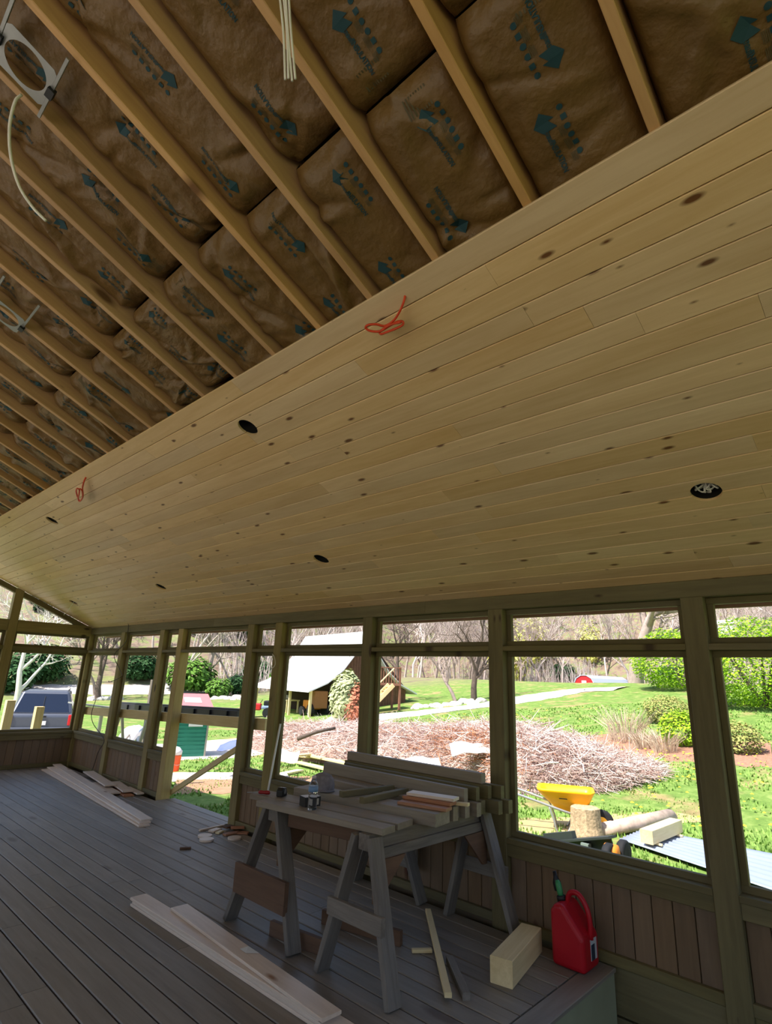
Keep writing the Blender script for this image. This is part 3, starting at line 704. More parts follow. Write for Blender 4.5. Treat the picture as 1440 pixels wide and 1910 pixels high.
# ---- scraps by the door post
G7 = 'cut-off scraps by the doorway'
def disc(px, py, z, l_, r=.075):
    c = atz(px, py, 0); M().lathe([(r, z), (r, z+.018)], 22, (c.x, c.y, 0)).obj('round_offcut', WHITEW, label=l_, cat='offcut', group='round hole-saw offcuts')
disc(382, 1561, .001, 'round white wooden plug leaning toward the doorway side of the scraps'); disc(385, 1568, .001, 'round white wooden plug nearest the camera among the scraps'); disc(437, 1565, .001, 'round tan wooden plug beside the sawhorse leg', .07)
for i, (p, q, wd, mt, l_) in enumerate([((372, 1551), (418, 1541), .03, WHITEW, 'thin pale strip of wood pointing at the doorway'), ((393, 1553), (408, 1548), .08, WHITEW, 'small pale block between the strip and the plugs'), ((405, 1556), (414, 1552), .05, NEWW, 'pale splinter block in the scraps'), ((418, 1549), (432, 1546), .09, BROWNW, 'dark brown scrap against the door post'), ((418, 1559), (446, 1554), .07, REDW, 'long tan scrap in front of the door post'), ((430, 1550), (455, 1549), .07, REDW, 'reddish scrap at the back of the pile'), ((443, 1555), (463, 1556), .07, REDW, 'tan scrap touching the sawhorse leg'), ((335, 1585), (356, 1584), .035, BROWNW, 'small lone block on the deck before the scraps')]):
    a, b = atz(p[0], p[1], 0), atz(q[0], q[1], 0)
    beam('wood_scrap', (a.x, a.y, .011+.0205*(i % 2 if i in (3, 5) else 0)), (b.x, b.y, .011+.0205*(i % 2 if i in (3, 5) else 0)), wd, .018, mt, ZV, None, label=l_, cat='scrap', group=G7)
# ---- loose wall wires, dowel
WIRE = plain('grey_wire', (70, 62, 54), .6)
M().tube(curve_pts([atx(240, 1162, W-.012), atx(238, 1184, W-.02), atx(233, 1200, W-.03), atx(213, 1222, W+.0), atx(224, 1250, W-.03), atx(226, 1262, W-.04), atx(205, 1272, W-.03), atx(203, 1270, W-.03)], 6), .006, 5).obj('wall_wire', WIRE, smooth=True, label='thin dark wire looped on the second post of the window wall', cat='wire')
M().tube(curve_pts([atx(179, 1305, W-.02), atx(171, 1330, W-.03), atx(174, 1350, W-.03), atx(190, 1372, W-.04), atx(194, 1384, W-.04), atx(183, 1403, W-.03), atx(176, 1425, W-.03), atx(170, 1441, W-.03)], 6), .006, 5).obj('wall_wire', WIRE, smooth=True, label='thin wire drooping over the sill to the floor in the far corner bay', cat='wire')
M().tube(curve_pts([atx(509, 1222, W-.01), atx(504, 1236, W-.03), atx(506, 1247, W-.03), atx(513, 1240, W-.03), atx(512, 1226, W-.02), atx(508, 1220, W-.01)], 6), .005, 5).obj('wall_wire', CABLE, smooth=True, label='small pale wire ring hanging on the post right of the doorway', cat='wire')
a = atx(523, 1350, W-.025); b = atx(500, 1474, W-.12); c = a+(b-a)*((a.z-.004)/(a.z-b.z))
M().tube([a, c], .011, 8).obj('white_rod', CABLE, smooth=True, label='thin white rod leaning on the post right of the doorway', cat='rod')

# ================================================================ outdoors
# ---- ground
def ground_mat():
    m, nt, b = newmat('lawn_and_leaf_litter'); L = nt.links.new
    g = N(nt, 'ShaderNodeNewGeometry')
    def noise_(scale, detail=5, rough=.6):
        n = N(nt, 'ShaderNodeTexNoise'); n.inputs['Scale'].default_value = scale; n.inputs['Detail'].default_value = detail; n.inputs['Roughness'].default_value = rough; L(g.outputs['Position'], n.inputs['Vector']); return n
    def ramp(src, stops_):
        r = N(nt, 'ShaderNodeValToRGB'); e = r.color_ramp.elements
        while len(e) < len(stops_): e.new(.5)
        for q, (p, c) in zip(e, stops_): q.position = p; q.color = lin(c)
        L(src, r.inputs[0]); return r.outputs[0]
    fine = noise_(3.2, 8, .75); big = noise_(.28, 4); mid = noise_(.9, 5)
    grass = ramp(fine.outputs['Fac'], [(.25, (70, 98, 46)), (.5, (104, 130, 62)), (.75, (146, 160, 92))])
    dry = ramp(fine.outputs['Fac'], [(.25, (112, 96, 64)), (.75, (176, 162, 112))])
    mx = N(nt, 'ShaderNodeMix', data_type='RGBA'); mr = N(nt, 'ShaderNodeMapRange'); mr.inputs[1].default_value = .52; mr.inputs[2].default_value = .66; L(mid.outputs['Fac'], mr.inputs[0]); L(mr.outputs[0], mx.inputs[0]); L(grass, mx.inputs[6]); L(dry, mx.inputs[7])
    litter = ramp(mid.outputs['Fac'], [(.3, (98, 86, 74)), (.48, (132, 114, 100)), (.6, (118, 130, 78)), (.75, (152, 136, 120))])
    ln = N(nt, 'ShaderNodeVectorMath', operation='LENGTH'); L(g.outputs['Position'], ln.inputs[0])
    ad = N(nt, 'ShaderNodeMath', operation='MULTIPLY_ADD'); ad.inputs[1].default_value = 26; L(big.outputs['Fac'], ad.inputs[0]); L(ln.outputs['Value'], ad.inputs[2])
    m2 = N(nt, 'ShaderNodeMapRange'); m2.inputs[1].default_value = 62; m2.inputs[2].default_value = 78; L(ad.outputs[0], m2.inputs[0])
    mx2 = N(nt, 'ShaderNodeMix', data_type='RGBA'); L(m2.outputs[0], mx2.inputs[0]); L(mx.outputs[2], mx2.inputs[6]); L(litter, mx2.inputs[7])
    L(mx2.outputs[2], b.inputs['Base Color']); b.inputs['Roughness'].default_value = .95; b.inputs['Specular IOR Level'].default_value = .1
    bp = N(nt, 'ShaderNodeBump'); bp.inputs['Strength'].default_value = .6; bp.inputs['Distance'].default_value = .06; L(fine.outputs['Fac'], bp.inputs['Height']); L(bp.outputs[0], b.inputs['Normal'])
    return m
gm_ = M(); nr, na = 110, 150; vs = [(0, 0, gz(0, 0))]
for i in range(1, nr+1):
    r = 2.0*i if i <= 30 else 60*(1.0205**(i-30))
    for j in range(na):
        a = 2*PI*j/na; x, y = r*math.cos(a), r*math.sin(a); vs.append((x, y, gz(x, y)))
fs = [(0, 1+j, 1+(j+1) % na) for j in range(na)]
for i in range(nr-1):
    for j in range(na):
        k = (j+1) % na; fs.append((1+i*na+j, 1+(i+1)*na+j, 1+(i+1)*na+k, 1+i*na+k))
gm_.add(vs, fs); gm_.obj('ground', ground_mat(), kind='structure', smooth=True, label='sunlit lawn and wooded hillside around the porch')
def strip(name, pts, width, mat, dz=.03, label=None, across=4):
    P = curve_pts([Vector((q[0], q[1], 0)) for q in pts], 10); vs = []; n = len(P)
    wf_ = width if hasattr(width, '__len__') else [width]*len(pts)
    for i, q in enumerate(P):
        t = (P[min(i+1, n-1)]-P[max(i-1, 0)]).normalized(); sd_ = Vector((-t.y, t.x, 0))
        u = i/(n-1)*(len(wf_)-1); k = min(int(u), len(wf_)-2); wv = wf_[k]+(wf_[k+1]-wf_[k])*(u-k)
        for j in range(across+1):
            o = (j/across-.5)*wv*(1+.08*math.sin(i*1.7+j)); X = q+sd_*o; vs.append((X.x, X.y, gz(X.x, X.y)+dz*(1 if 0 < j < across else .2)))
    m = M(); m.add(vs, [(i*(across+1)+j, i*(across+1)+j+1, (i+1)*(across+1)+j+1, (i+1)*(across+1)+j) for i in range(n-1) for j in range(across)])
    return m.obj(name, mat, kind='structure', smooth=True, label=label)
GRAV = plain('pale_gravel', (198, 188, 178), .95, var=.1, scale=9, bump=.3, spec=.1)
DIRT = plain('red_brown_dirt', (158, 124, 98), .95, var=.14, scale=5, bump=.3, spec=.1); MULCH = plain('mulch', (150, 112, 92), .95, var=.2, scale=14, bump=.5, spec=.1)
CONC = plain('concrete_path', (196, 184, 174), .9, var=.06, scale=6, spec=.1)
P2 = lambda px, py: (atg(px, py).x, atg(px, py).y)
strip('driveway_gravel', [(-4, 20.5), (5, 20), (11, 18.5), (17, 20.5), (24, 23.5)], [5, 5.5, 5, 4, 4], GRAV, .04)
M().box((-10.2, 3, -.36), (12.6, 34, .08)).obj('added_bounce_slab', plain('bounce_slab_concrete', (206, 200, 188), .9, var=.04, scale=3), kind='structure')  # unseen pale slab added to bounce sunlight onto the ceiling
strip('far_lane', [P2(20, 1287), P2(150, 1288), P2(300, 1287), P2(450, 1287)], 3.6, GRAV, .05)
strip('hill_drive', [P2(690, 1338), P2(800, 1328), P2(900, 1316), P2(1000, 1300), P2(1080, 1288), P2(1160, 1284)], [2.5, 2.6, 2.8, 3, 3, 3], GRAV, .06)
strip('dirt_apron', [(6.6, 12.2), (8.2, 11.2), (9.6, 9.4)], [2.2, 2.6, 2.0], DIRT, .03)
strip('concrete_walk', [(6.3, 13.4), (7.6, 12.7), (9.2, 11.7)], 1.3, CONC, .06)
strip('mulch_bed', [P2(1130, 1372), P2(1200, 1388), P2(1300, 1400), P2(1440, 1408)], [1.6, 2.6, 3, 3], MULCH, .05)
strip('bare_patch', [(8.4, 5.4), (9.6, 4.6), (11, 3.9), (13, 3.2)], [1.2, 1.0, .9, .7], plain('dry_soil', (168, 150, 108), .95, var=.15, scale=7, spec=.1), .02)

# ---- grass blades and dandelions
GB1 = plain('grass_blades', (122, 154, 74), .8, var=.2, scale=2, spec=.2)
gr = random.Random(3); m = M(); cnt = 0
shx = [atg(1156, 1573), atg(1203, 1552), atg(1500, 1612), atg(1500, 1690)]
def in_sheet(x, y):
    q = [(p_.x, p_.y) for p_ in (shx[0], shx[1], shx[2], shx[3])]; s_ = [((q[(i+1) % 4][0]-q[i][0])*(y-q[i][1])-(q[(i+1) % 4][1]-q[i][1])*(x-q[i][0])) for i in range(4)]
    return all(v > -.1 for v in s_) or all(v < .1 for v in s_)
while cnt < 40000:
    az = math.radians(gr.uniform(12, 84)); r = 5.5+gr.random()**1.6*24
    x, y = r*math.sin(az), r*math.cos(az)
    if x < 4.75 or in_sheet(x, y): continue
    n_ = noise.noise(Vector((x*.9, y*.9, 0)))
    if n_ > .22 or (abs(y-19.5) < 3.2 and x < 20): continue
    z = gz(x, y); h = gr.uniform(.03, .075)*(1+.5*n_); a = gr.uniform(0, 6.3); l = gr.uniform(-.05, .05); wd = .012+r*.0009
    m.add([(x-wd*math.cos(a), y-wd*math.sin(a), z), (x+wd*math.cos(a), y+wd*math.sin(a), z), (x+l, y+l*.6, z+h)], [(0, 1, 2)]); cnt += 1
m2 = bpy.data.meshes.new('lawn_grass'); m2.from_pydata(m.v, [], m.f); m2.materials.append(GB1)
go = bpy.data.objects.new('lawn_grass', m2); link(go); setprops(go, 'short green grass blades all over the lawn', 'grass', kind='stuff')
m = M(); 
for cpx, cpy, n_, sp_ in [(1210, 1405, 70, 1.3), (1110, 1378, 30, 1.2), (1240, 1420, 60, 1.2), (1170, 1460, 30, 1.4), (1320, 1450, 40, 1.6), (1400, 1440, 30, 1.2), (1060, 1330, 30, 2.5), (1380, 1545, 25, 1.0), (1190, 1510, 16, .8), (850, 1345, 60, 1.4)]:
    c = atg(cpx, cpy)
    for _ in range(n_):
        x, y = c.x+gr.gauss(0, sp_), c.y+gr.gauss(0, sp_); z = gz(x, y)+gr.uniform(.06, .12); s = gr.uniform(.022, .04)
        m.add([(x+s*math.cos(k*PI/3), y+s*math.sin(k*PI/3), z) for k in range(6)]+[(x, y, z+s*.6)], [(k, (k+1) % 6, 6) for k in range(6)])
m.obj('dandelions', plain('dandelion_yellow', (246, 214, 40), .7), kind='stuff', label='yellow dandelion flowers dotted over the lawn', cat='flowers')

# ---- trees
BARK = plain('grey_pink_bark', (158, 142, 134), .9, var=.15, scale=6, spec=.1); BARKW = plain('white_bark', (222, 212, 200), .85, var=.08, scale=8, spec=.1)
BARKP = plain('pale_grey_bark', (192, 178, 170), .9, var=.12, scale=6, spec=.1)
BARKD = plain('dark_bark', (98, 86, 78), .9, var=.2, scale=7, spec=.1)
def tree_mesh(seed, H, r0, mat, spread=.75, trunk=.3, levels=4, kids=(5, 4, 4, 3), crook=.18):
    r = random.Random(seed); acc = M()
    def grow(P, d, L_, rad, lev):
        n = 5 if lev < 2 else 3; pts = [P]; dirs = []
        for i in range(n):
            d = (d+Vector((r.gauss(0, crook), r.gauss(0, crook), r.gauss(.04, crook*.6)))).normalized()
            dirs.append(d); pts.append(pts[-1]+d*(L_/n))
        rr = [rad*(1-.72*i/n) for i in range(n+1)]
        acc.tube(pts, rr, (8, 5, 4, 3, 3)[lev], caps=False)
        if lev >= levels: return
        for k in range(kids[min(lev, len(kids)-1)]):
            t = r.uniform(trunk if lev == 0 else .25, 1.0); i = min(int(t*n), n-1)
            Q = pts[i].lerp(pts[i+1], t*n-i); dd = dirs[i]
            s = dd.orthogonal().normalized(); s.rotate(Matrix.Rotation(r.uniform(0, 2*PI), 3, dd)); 
            nd = (dd*(1-spread*.5)+s*spread*r.uniform(.7, 1.2)); nd.z += .12
            grow(Q, nd.normalized(), L_*r.uniform(.42, .68), rr[i]*.62, lev+1)
    grow(Vector((0, 0, -.15)), Vector((0, 0, 1)), H*.62, r0, 0)
    me = acc.mesh('bare_tree', True); me.materials.append(mat); return me
def put(name, me, P, rz=0, sc=1, **kw):
    o = bpy.data.objects.new(name, me); link(o, Matrix.Translation(Vector((P[0], P[1], gz(P[0], P[1])))) @ Matrix.Rotation(rz, 4, 'Z') @ Matrix.Scale(sc, 4)); return setprops(o, **kw)
tr = random.Random(12)
HT = [tree_mesh(30+i, 11+i % 3, .13, [BARKP, BARK, BARKP, BARK, BARKP][i], spread=.4+.06*(i % 3), trunk=.25, kids=(9, 6, 4, 3), levels=3) for i in range(5)]
k = 0; tries = 0; spots_ = []
while k < 270 and tries < 4000:
    tries += 1
    az = math.radians(tr.uniform(10, 83) if tr.random() < .4 else tr.uniform(48, 83)); th = 90-math.degrees(az)
    kk = sstep(38, 62, th); R0 = 100*(1-kk)+50*kk; r = R0*(.8+.3*kk)+tr.random()**1.3*(75 if kk > .5 else 85)
    x, y = r*math.sin(az), r*math.cos(az)
    if 48 < r < 60 and kk > .6 and tr.random() < .6: continue
    if 50 < x < 110 and 20 < y < 45 and r < 105: continue
    if any((x-a)**2+(y-b)**2 < 9 for a, b in spots_): continue
    spots_.append((x, y))
    put('hillside_tree', HT[k % 5], (x, y), tr.uniform(0, 6), tr.uniform(.75, 1.25)*(1+.4*(1-kk)), label='bare leafless tree among many on the far wooded hillside', cat='tree', group='bare trees on the far hillside'); k += 1
m = M()
for _ in range(9000):
    az = math.radians(tr.uniform(30, 84)); th = 90-math.degrees(az); kk = sstep(38, 62, th); R0 = 100*(1-kk)+50*kk
    r = R0*.98+tr.random()**1.2*70; x, y = r*math.sin(az), r*math.cos(az)
    if noise.noise(Vector((x*.06, y*.06, 5))) < -.12: continue
    z = gz(x, y); h = tr.uniform(1.2, 4.5); l1, l2 = tr.gauss(0, .3), tr.gauss(0, .3)
    m.tube([(x, y, z-.1), (x+l1*.4, y+l2*.4, z+h*.5), (x+l1*1.6, y+l2*1.6, z+h)], [.045, .03, .012], 3, caps=False)
me = bpy.data.meshes.new('hillside_thicket'); me.from_pydata(m.v, [], m.f); me.materials.append(BARKP)
setprops(link(bpy.data.objects.new('hillside_thicket', me)), 'thicket of thin bare saplings covering the far wooded slope', 'saplings', kind='stuff')
c = atg(30, 1318); put('bare_tree', tree_mesh(4, 9.0, .2, BARKW, .85, .12, 4, (9, 6, 4, 3), .12), c, 1.0, 1.1, label='white barked bare tree spreading behind the parked vehicle', cat='tree')
c = atg(183, 1305); put('bare_tree', tree_mesh(9, 9.5, .28, BARKD, .7, .3, 3, (8, 6, 4)), c, 0, 1, label='dark trunked tree seen through the far corner window bay', cat='tree')
c = atg(388, 1290); put('bare_tree', tree_mesh(15, 10, .22, BARK, .7, .2, 3, (8, 6, 4)), c, 0, 1, label='slim bare tree above the green shed by the lane', cat='tree')
c = atg(745, 1310); put('bare_tree', tree_mesh(22, 7.5, .2, BARKD, .9, .15, 3, (8, 6, 4), .2), c, 2, 1, label='dark crooked tree leaning beside the barn stairs', cat='tree')
c = atg(852, 1312); put('bare_tree', tree_mesh(25, 6.5, .12, BARK, .8, .15, 3, (8, 6, 4)), c, 0, 1, label='thin pale tree left of the drive on the slope', cat='tree')
c = atg(884, 1306); put('bare_tree', tree_mesh(28, 7.5, .2, BARKD, .8, .15, 3, (8, 6, 4)), c, 3, 1, label='forked bare tree right of the pale one on the slope', cat='tree')
c = atd(1186, 1276, 40); me = tree_mesh(33, 13, .55, BARK, .8, .33, 4, (10, 6, 4, 3), .14); put('bare_tree', me, c, .6, 1, label='massive old tree with thick gnarled trunk beyond the lawn', cat='tree')

# ---- bushes
def foliage_mesh(seed, rad, n, size, mat, flat=.6, shell=.7):
    r = random.Random(seed); vs = []; fs = []
    for _ in range(n):
        d = Vector((r.gauss(0, 1), r.gauss(0, 1), r.gauss(0, 1))).normalized()
        k = shell+(1.08-shell)*r.random()**.6
        k *= 1+.16*noise.noise(d*2.3+Vector((seed, 0, 0)))
        P = Vector((d.x*rad[0]*k, d.y*rad[1]*k, (d.z*k)*rad[2]+rad[2]*.95))
        if P.z < .05: continue
        nrm = (d*(1-flat)+Vector((r.gauss(0, .4), r.gauss(0, .4), 1))*flat).normalized(); a = nrm.orthogonal().normalized(); a.rotate(Matrix.Rotation(r.uniform(0, 6.3), 3, nrm)); b = nrm.cross(a); s = size*r.uniform(.6, 1.3)
        i = len(vs); vs += [P-a*s, P-b*s*.5, P+a*s, P+b*s*.5]; fs.append((i, i+1, i+2, i+3))
    me = bpy.data.meshes.new('foliage'); me.from_pydata([tuple(v) for v in vs], [], fs); me.materials.append(mat); return me
def leafmat(name, c, var=.2):
    m = plain(name, c, .7, var=var, scale=3, spec=.2); b = m.node_tree.nodes['Principled BSDF']
    return m
LIME = leafmat('lime_leaves', (146, 186, 36)); GREEN = leafmat('green_leaves', (92, 130, 48)); OLIVE = leafmat('olive_leaves', (150, 150, 84)); DRYL = leafmat('dry_stems', (190, 172, 150), .1); RUST = leafmat('rust_leaves', (178, 110, 84)); SAGE = leafmat('sage_leaves', (176, 184, 132)); DKG = leafmat('dark_evergreen', (50, 84, 44)); YELG = leafmat('yellow_buds', (206, 206, 110))
def bush(name, P, rad, n, size, mat, label, group=None, stems=5, seed=1, flat=.6, shell=.7):
    e = empty(name, (P[0], P[1], gz(P[0], P[1])-.03), label=label, cat='bush', group=group); mw = WM[e]
    o = bpy.data.objects.new('foliage', foliage_mesh(seed, rad, n, size, mat, flat, shell)); link(o, mw, e)
    m = M(); r = random.Random(seed)
    for _ in range(stems):
        a = r.uniform(0, 6.3); m.tube([(0, 0, 0), (rad[0]*.3*math.cos(a), rad[1]*.3*math.sin(a), rad[2]*.7), (rad[0]*.6*math.cos(a), rad[1]*.6*math.sin(a), rad[2]*1.5)], [.04*rad[2], .03*rad[2], .01*rad[2]], 5)
    m.obj('stems', BARKD, e, mw=mw)
    return e
bush('lime_bush', atd(1268, 1268, 31), (2.3, 2.3, 1.6), 10000, .08, LIME, 'rounded lime green bush at the top of the lawn beside the old tree', seed=2, flat=.75)
bush('lime_bush', atd(1432, 1345, 22), (2.3, 2.3, 1.75), 17000, .065, LIME, 'large lime green bush filling the rightmost window', seed=3, flat=.75)
bush('round_shrub', atg(1246, 1348), (.78, .75, .48), 2400, .05, OLIVE, 'round olive shrub on the mulch bed, upper one', seed=4)
bush('round_shrub', atg(1274, 1392), (.56, .55, .50), 2200, .05, LIME, 'round bright green shrub at the edge of the middle window', seed=5)
bush('round_shrub', atg(1385, 1406), (.5, .5, .42), 1500, .05, OLIVE, 'small olive shrub below the large lime bush', seed=6)
def dry_clump(P, h, n, label, seed):
    r = random.Random(seed); m = M(); z = gz(P[0], P[1])
    for _ in range(n):
        a = r.uniform(0, 6.3); q = r.random()**.5*.5*h; x, y = P[0]+q*math.cos(a), P[1]+q*math.sin(a); hh = h*r.uniform(.6, 1.1); o = r.uniform(.1, .7)*h
        m.tube([(x, y, z), (x+o*.3*math.cos(a), y+o*.3*math.sin(a), z+hh*.6), (x+o*math.cos(a), y+o*math.sin(a), z+hh)], [.009, .007, .003], 3, caps=False)
    return m.obj('dry_shrub', DRYL, label=label, cat='shrub', group='dry twiggy shrubs on the mulch bed')
dry_clump(atg(1168, 1385), .95, 150, 'pale dry twiggy shrub left in the mulch bed', 1); dry_clump(atg(1200, 1398), .5, 110, 'pale dry twiggy shrub in the middle of the mulch bed', 2); dry_clump(atg(1240, 1405), .6, 120, 'pale dry twiggy shrub by the bright green shrub', 3)
bush('barn_shrub', atd(644, 1345, 28.5), (.8, .8, 1.3), 3000, .13, SAGE, 'pale sage green shrub in front of the barn wall', seed=8, flat=.3)
bush('barn_shrub', atd(662, 1345, 28.2), (.6, .6, 1.0), 1400, .11, RUST, 'rust coloured shrub next to the sage one at the barn', seed=9, flat=.3)
br = random.Random(5); FM = [foliage_mesh(40+i, (2.4, 2.4, 1.7), 1500, .3, mt, .5, .55) for i, mt in enumerate((GREEN, DKG, GREEN, DKG))]
for i in range(16):
    az = math.radians(br.uniform(10, 40)); r = br.uniform(56, 80); P = (r*math.sin(az), r*math.cos(az))
    put('hillside_bush', FM[i % 4], P, br.uniform(0, 6), br.uniform(.5, 1.0), label='leafy green bush among others on the bank above the lane', cat='bush', group='green bushes on the bank')
for i in range(5):
    az = math.radians(br.uniform(58, 74)); r = br.uniform(92, 120); P = (r*math.sin(az), r*math.cos(az))
    put('budding_tree', FM[1] if i % 3 == 0 else foliage_mesh(60+i, (2.6, 2.6, 4.2), 900, .3, YELG, .4, .3), P, 0, br.uniform(.9, 1.4), label='yellow-green budding tree in the woods behind the red barn', cat='tree', group='budding trees behind the red barn')

# ---- brush pile
SPN = [(462, 1399, .65), (560, 1420, .95), (700, 1434, 1.05), (850, 1444, 1.0), (975, 1484, 1.2), (1080, 1486, .85), (1160, 1475, .45), (1230, 1452, .06)]
SPW = []
for a, b, h in SPN: SPW.append((atg(a, b), h))
def pile(t, v):
    u = t*(len(SPW)-1); k = min(int(u), len(SPW)-2); f_ = u-k
    B = SPW[k][0].lerp(SPW[k+1][0], f_); H = SPW[k][1]*(1-f_)+SPW[k+1][1]*f_
    d = Vector((B.x, B.y, 0)).normalized(); wd = 1.2+2.0*H
    P = B+d*(wd*v); top = H*max(0, 1-(2*v-1)**2)**.6
    return P.x, P.y, gz(P.x, P.y), top
PINKB = plain('pinkish_twigs', (188, 160, 150), .9, var=.15, scale=4, spec=.1); PALEB = plain('pale_twigs', (222, 210, 202), .9, var=.08, spec=.1); RUSTB = plain('rusty_brush', (176, 122, 90), .9, var=.15, spec=.1)
pr = random.Random(17)
bp_ = empty('brush_pile', pile(.5, .5)[:3], label='long heap of cut branches and twigs along the edge of the lawn', cat='brush pile')
m = M(); nu, nv = 60, 12; vs = []
for i in range(nu+1):
    for j in range(nv+1):
        x, y, z, h = pile(i/nu, j/nv); vs.append((x, y, z-.05+h*.8*(1+.25*noise.noise(Vector((x*1.4, y*1.4, 1))))))
m.add(vs, [(i*(nv+1)+j, (i+1)*(nv+1)+j, (i+1)*(nv+1)+j+1, i*(nv+1)+j+1) for i in range(nu) for j in range(nv)])
m.obj('litter_heap', plain('twig_litter', (168, 142, 132), .95, var=.3, scale=9, bump=.8, spec=.05), bp_)
BRM = []
for i in range(12):
    r = random.Random(100+i); acc = M(); pts = [Vector((0, 0, 0))]; d = Vector((1, 0, 0))
    for k in range(5): d = (d+Vector((0, r.gauss(0, .16), r.gauss(0, .12)))).normalized(); pts.append(pts[-1]+d*.2)
    acc.tube(pts, [.011, .010, .008, .006, .005, .002], 4, caps=False)
    for k in range(3):
        q = pts[r.randint(1, 4)]; dd = Vector((.8, r.choice((-1, 1))*r.uniform(.4, .9), r.gauss(0, .3))); acc.tube([q, q+dd*.14, q+dd*.3+Vector((.05, 0, .03))], [.006, .004, .002], 3, caps=False)
    me = acc.mesh('branch'); me.materials.append((PINKB, PALEB, PINKB, PALEB, PINKB, PALEB)[i % 6]); BRM.append(me)
for i in range(290):
    t, v = pr.random(), pr.uniform(.02, .75); x, y, z, h = pile(t, v)
    if h < .08: continue
    o = bpy.data.objects.new('branch', BRM[i % 12]); ax = Vector((pr.gauss(0, 1), pr.gauss(0, 1), pr.gauss(.02, .2))); L_ = pr.uniform(.6, 1.7)*(.5+.5*min(1, h))
    link(o, frame((x, y, z+h*pr.uniform(.75, 1.02)+.03), ax, (pr.gauss(0, 1), pr.gauss(0, 1), 1)) @ Matrix.Diagonal((L_, 1.0*L_, L_, 1)) @ Matrix.Translation((-.5, 0, 0)), bp_)
for mt, cnt, nm_ in ((PINKB, 6500, 'twigs'), (PALEB, 3200, 'pale_twigs'), (RUSTB, 700, 'rusty_twigs')):
    m = M()
    for _ in range(cnt):
        t, v = pr.random(), pr.uniform(0, .8)
        if nm_ == 'rusty_twigs': t = min(.75, max(.3, pr.gauss(.47, .07))); v = pr.uniform(0, .35)
        x, y, z, h = pile(t, v); L_ = pr.uniform(.1, .42)*(1.2 if nm_ == 'pale_twigs' else 1); d = Vector((pr.gauss(0, 1), pr.gauss(0, 1), pr.gauss(0, .35))).normalized()*L_
        c = Vector((x, y, z+h*pr.uniform(.78, 1.04)+.02)); s = Vector((pr.gauss(0, .04), pr.gauss(0, .04), pr.gauss(0, .04))); r_ = pr.uniform(.004, .009)
        m.tube([c-d, c+s, c+d], [r_, r_*.9, r_*.4], 3, caps=False)
    me = bpy.data.meshes.new(nm_); me.from_pydata(m.v, [], m.f); me.materials.append(mt)
    o = bpy.data.objects.new(nm_, me); link(o, None, bp_); o['kind'] = 'stuff'
a, b = atd(555, 1378, 15.2), atd(625, 1358, 15.8)
M().tube([a, (a+b)/2+Vector((0, 0, .04)), b], [.06, .05, .04], 8).obj('log', BARKD, bp_, smooth=True)
def crumple(name, px, py, D, sx, sy, mat, label, seed):
    c = atd(px, py, D); r = random.Random(seed); vs = []; n = 7
    for i in range(n+1):
        for j in range(n+1):
            u, v = (i/n-.5)*sx, (j/n-.5)*sy; vs.append(c+RT*u+Vector((FW.x, FW.y, 0))*v+Vector((0, 0, .12*noise.noise(Vector((u*2.5+seed, v*2.5, 0)))+v*.35)))
    m = M(); m.add(vs, [(i*(n+1)+j, (i+1)*(n+1)+j, (i+1)*(n+1)+j+1, i*(n+1)+j+1) for i in range(n) for j in range(n)])
    o = m.obj(name, mat, smooth=True, label=label, cat='sheet', group='loose sheets outside'); md = o.modifiers.new('thick', 'SOLIDIFY'); md.thickness = .01
    return o
SHEET = plain('white_sheeting', (228, 224, 220), .6, var=.03)
crumple('plastic_sheet', 533, 1409, 13.0, .6, .5, SHEET, 'crumpled white sheet left in front of the brush pile', 1); crumple('plastic_sheet', 765, 1428, 13.0, 1.4, .7, SHEET, 'white sheet lying before the brush pile behind the lumber stack', 2); crumple('plastic_sheet', 880, 1397, 13.4, 1.0, .6, SHEET, 'white sheet caught high on the brush pile', 3)

crumple('tarp_bundle', 428, 1392, 13.0, .5, .3, plain('blue_tarp', (92, 104, 150), .6), 'small crumpled blue tarp on the grass right of the green shed', 5)
# ---- outdoor lumber by the brush
ol = random.Random(2)
for i, (p, q, l_) in enumerate([((512, 1450), (560, 1440), 'nearest left plank of the outdoor lumber'), ((555, 1428), (650, 1452), 'long white plank slanting across the outdoor lumber'), ((540, 1417), (640, 1430), 'tan plank at the back of the outdoor lumber'), ((566, 1420), (660, 1442), 'broad pale plank in the middle of the outdoor lumber'), ((520, 1430), (575, 1424), 'yellowish plank crossing at the left of the outdoor lumber'), ((548, 1412), (572, 1416), 'short orange-brown block on the outdoor lumber')]):
    a, b = atg(*p), atg(*q); z = .04+.05*i
    beam('outdoor_plank', (a.x, a.y, gz(a.x, a.y)+z), (b.x, b.y, gz(b.x, b.y)+z), .2 if i < 5 else .12, .045, REDW if i == 5 else NEWW, ZV, None, label=l_, cat='plank', group='lumber lying on the grass')

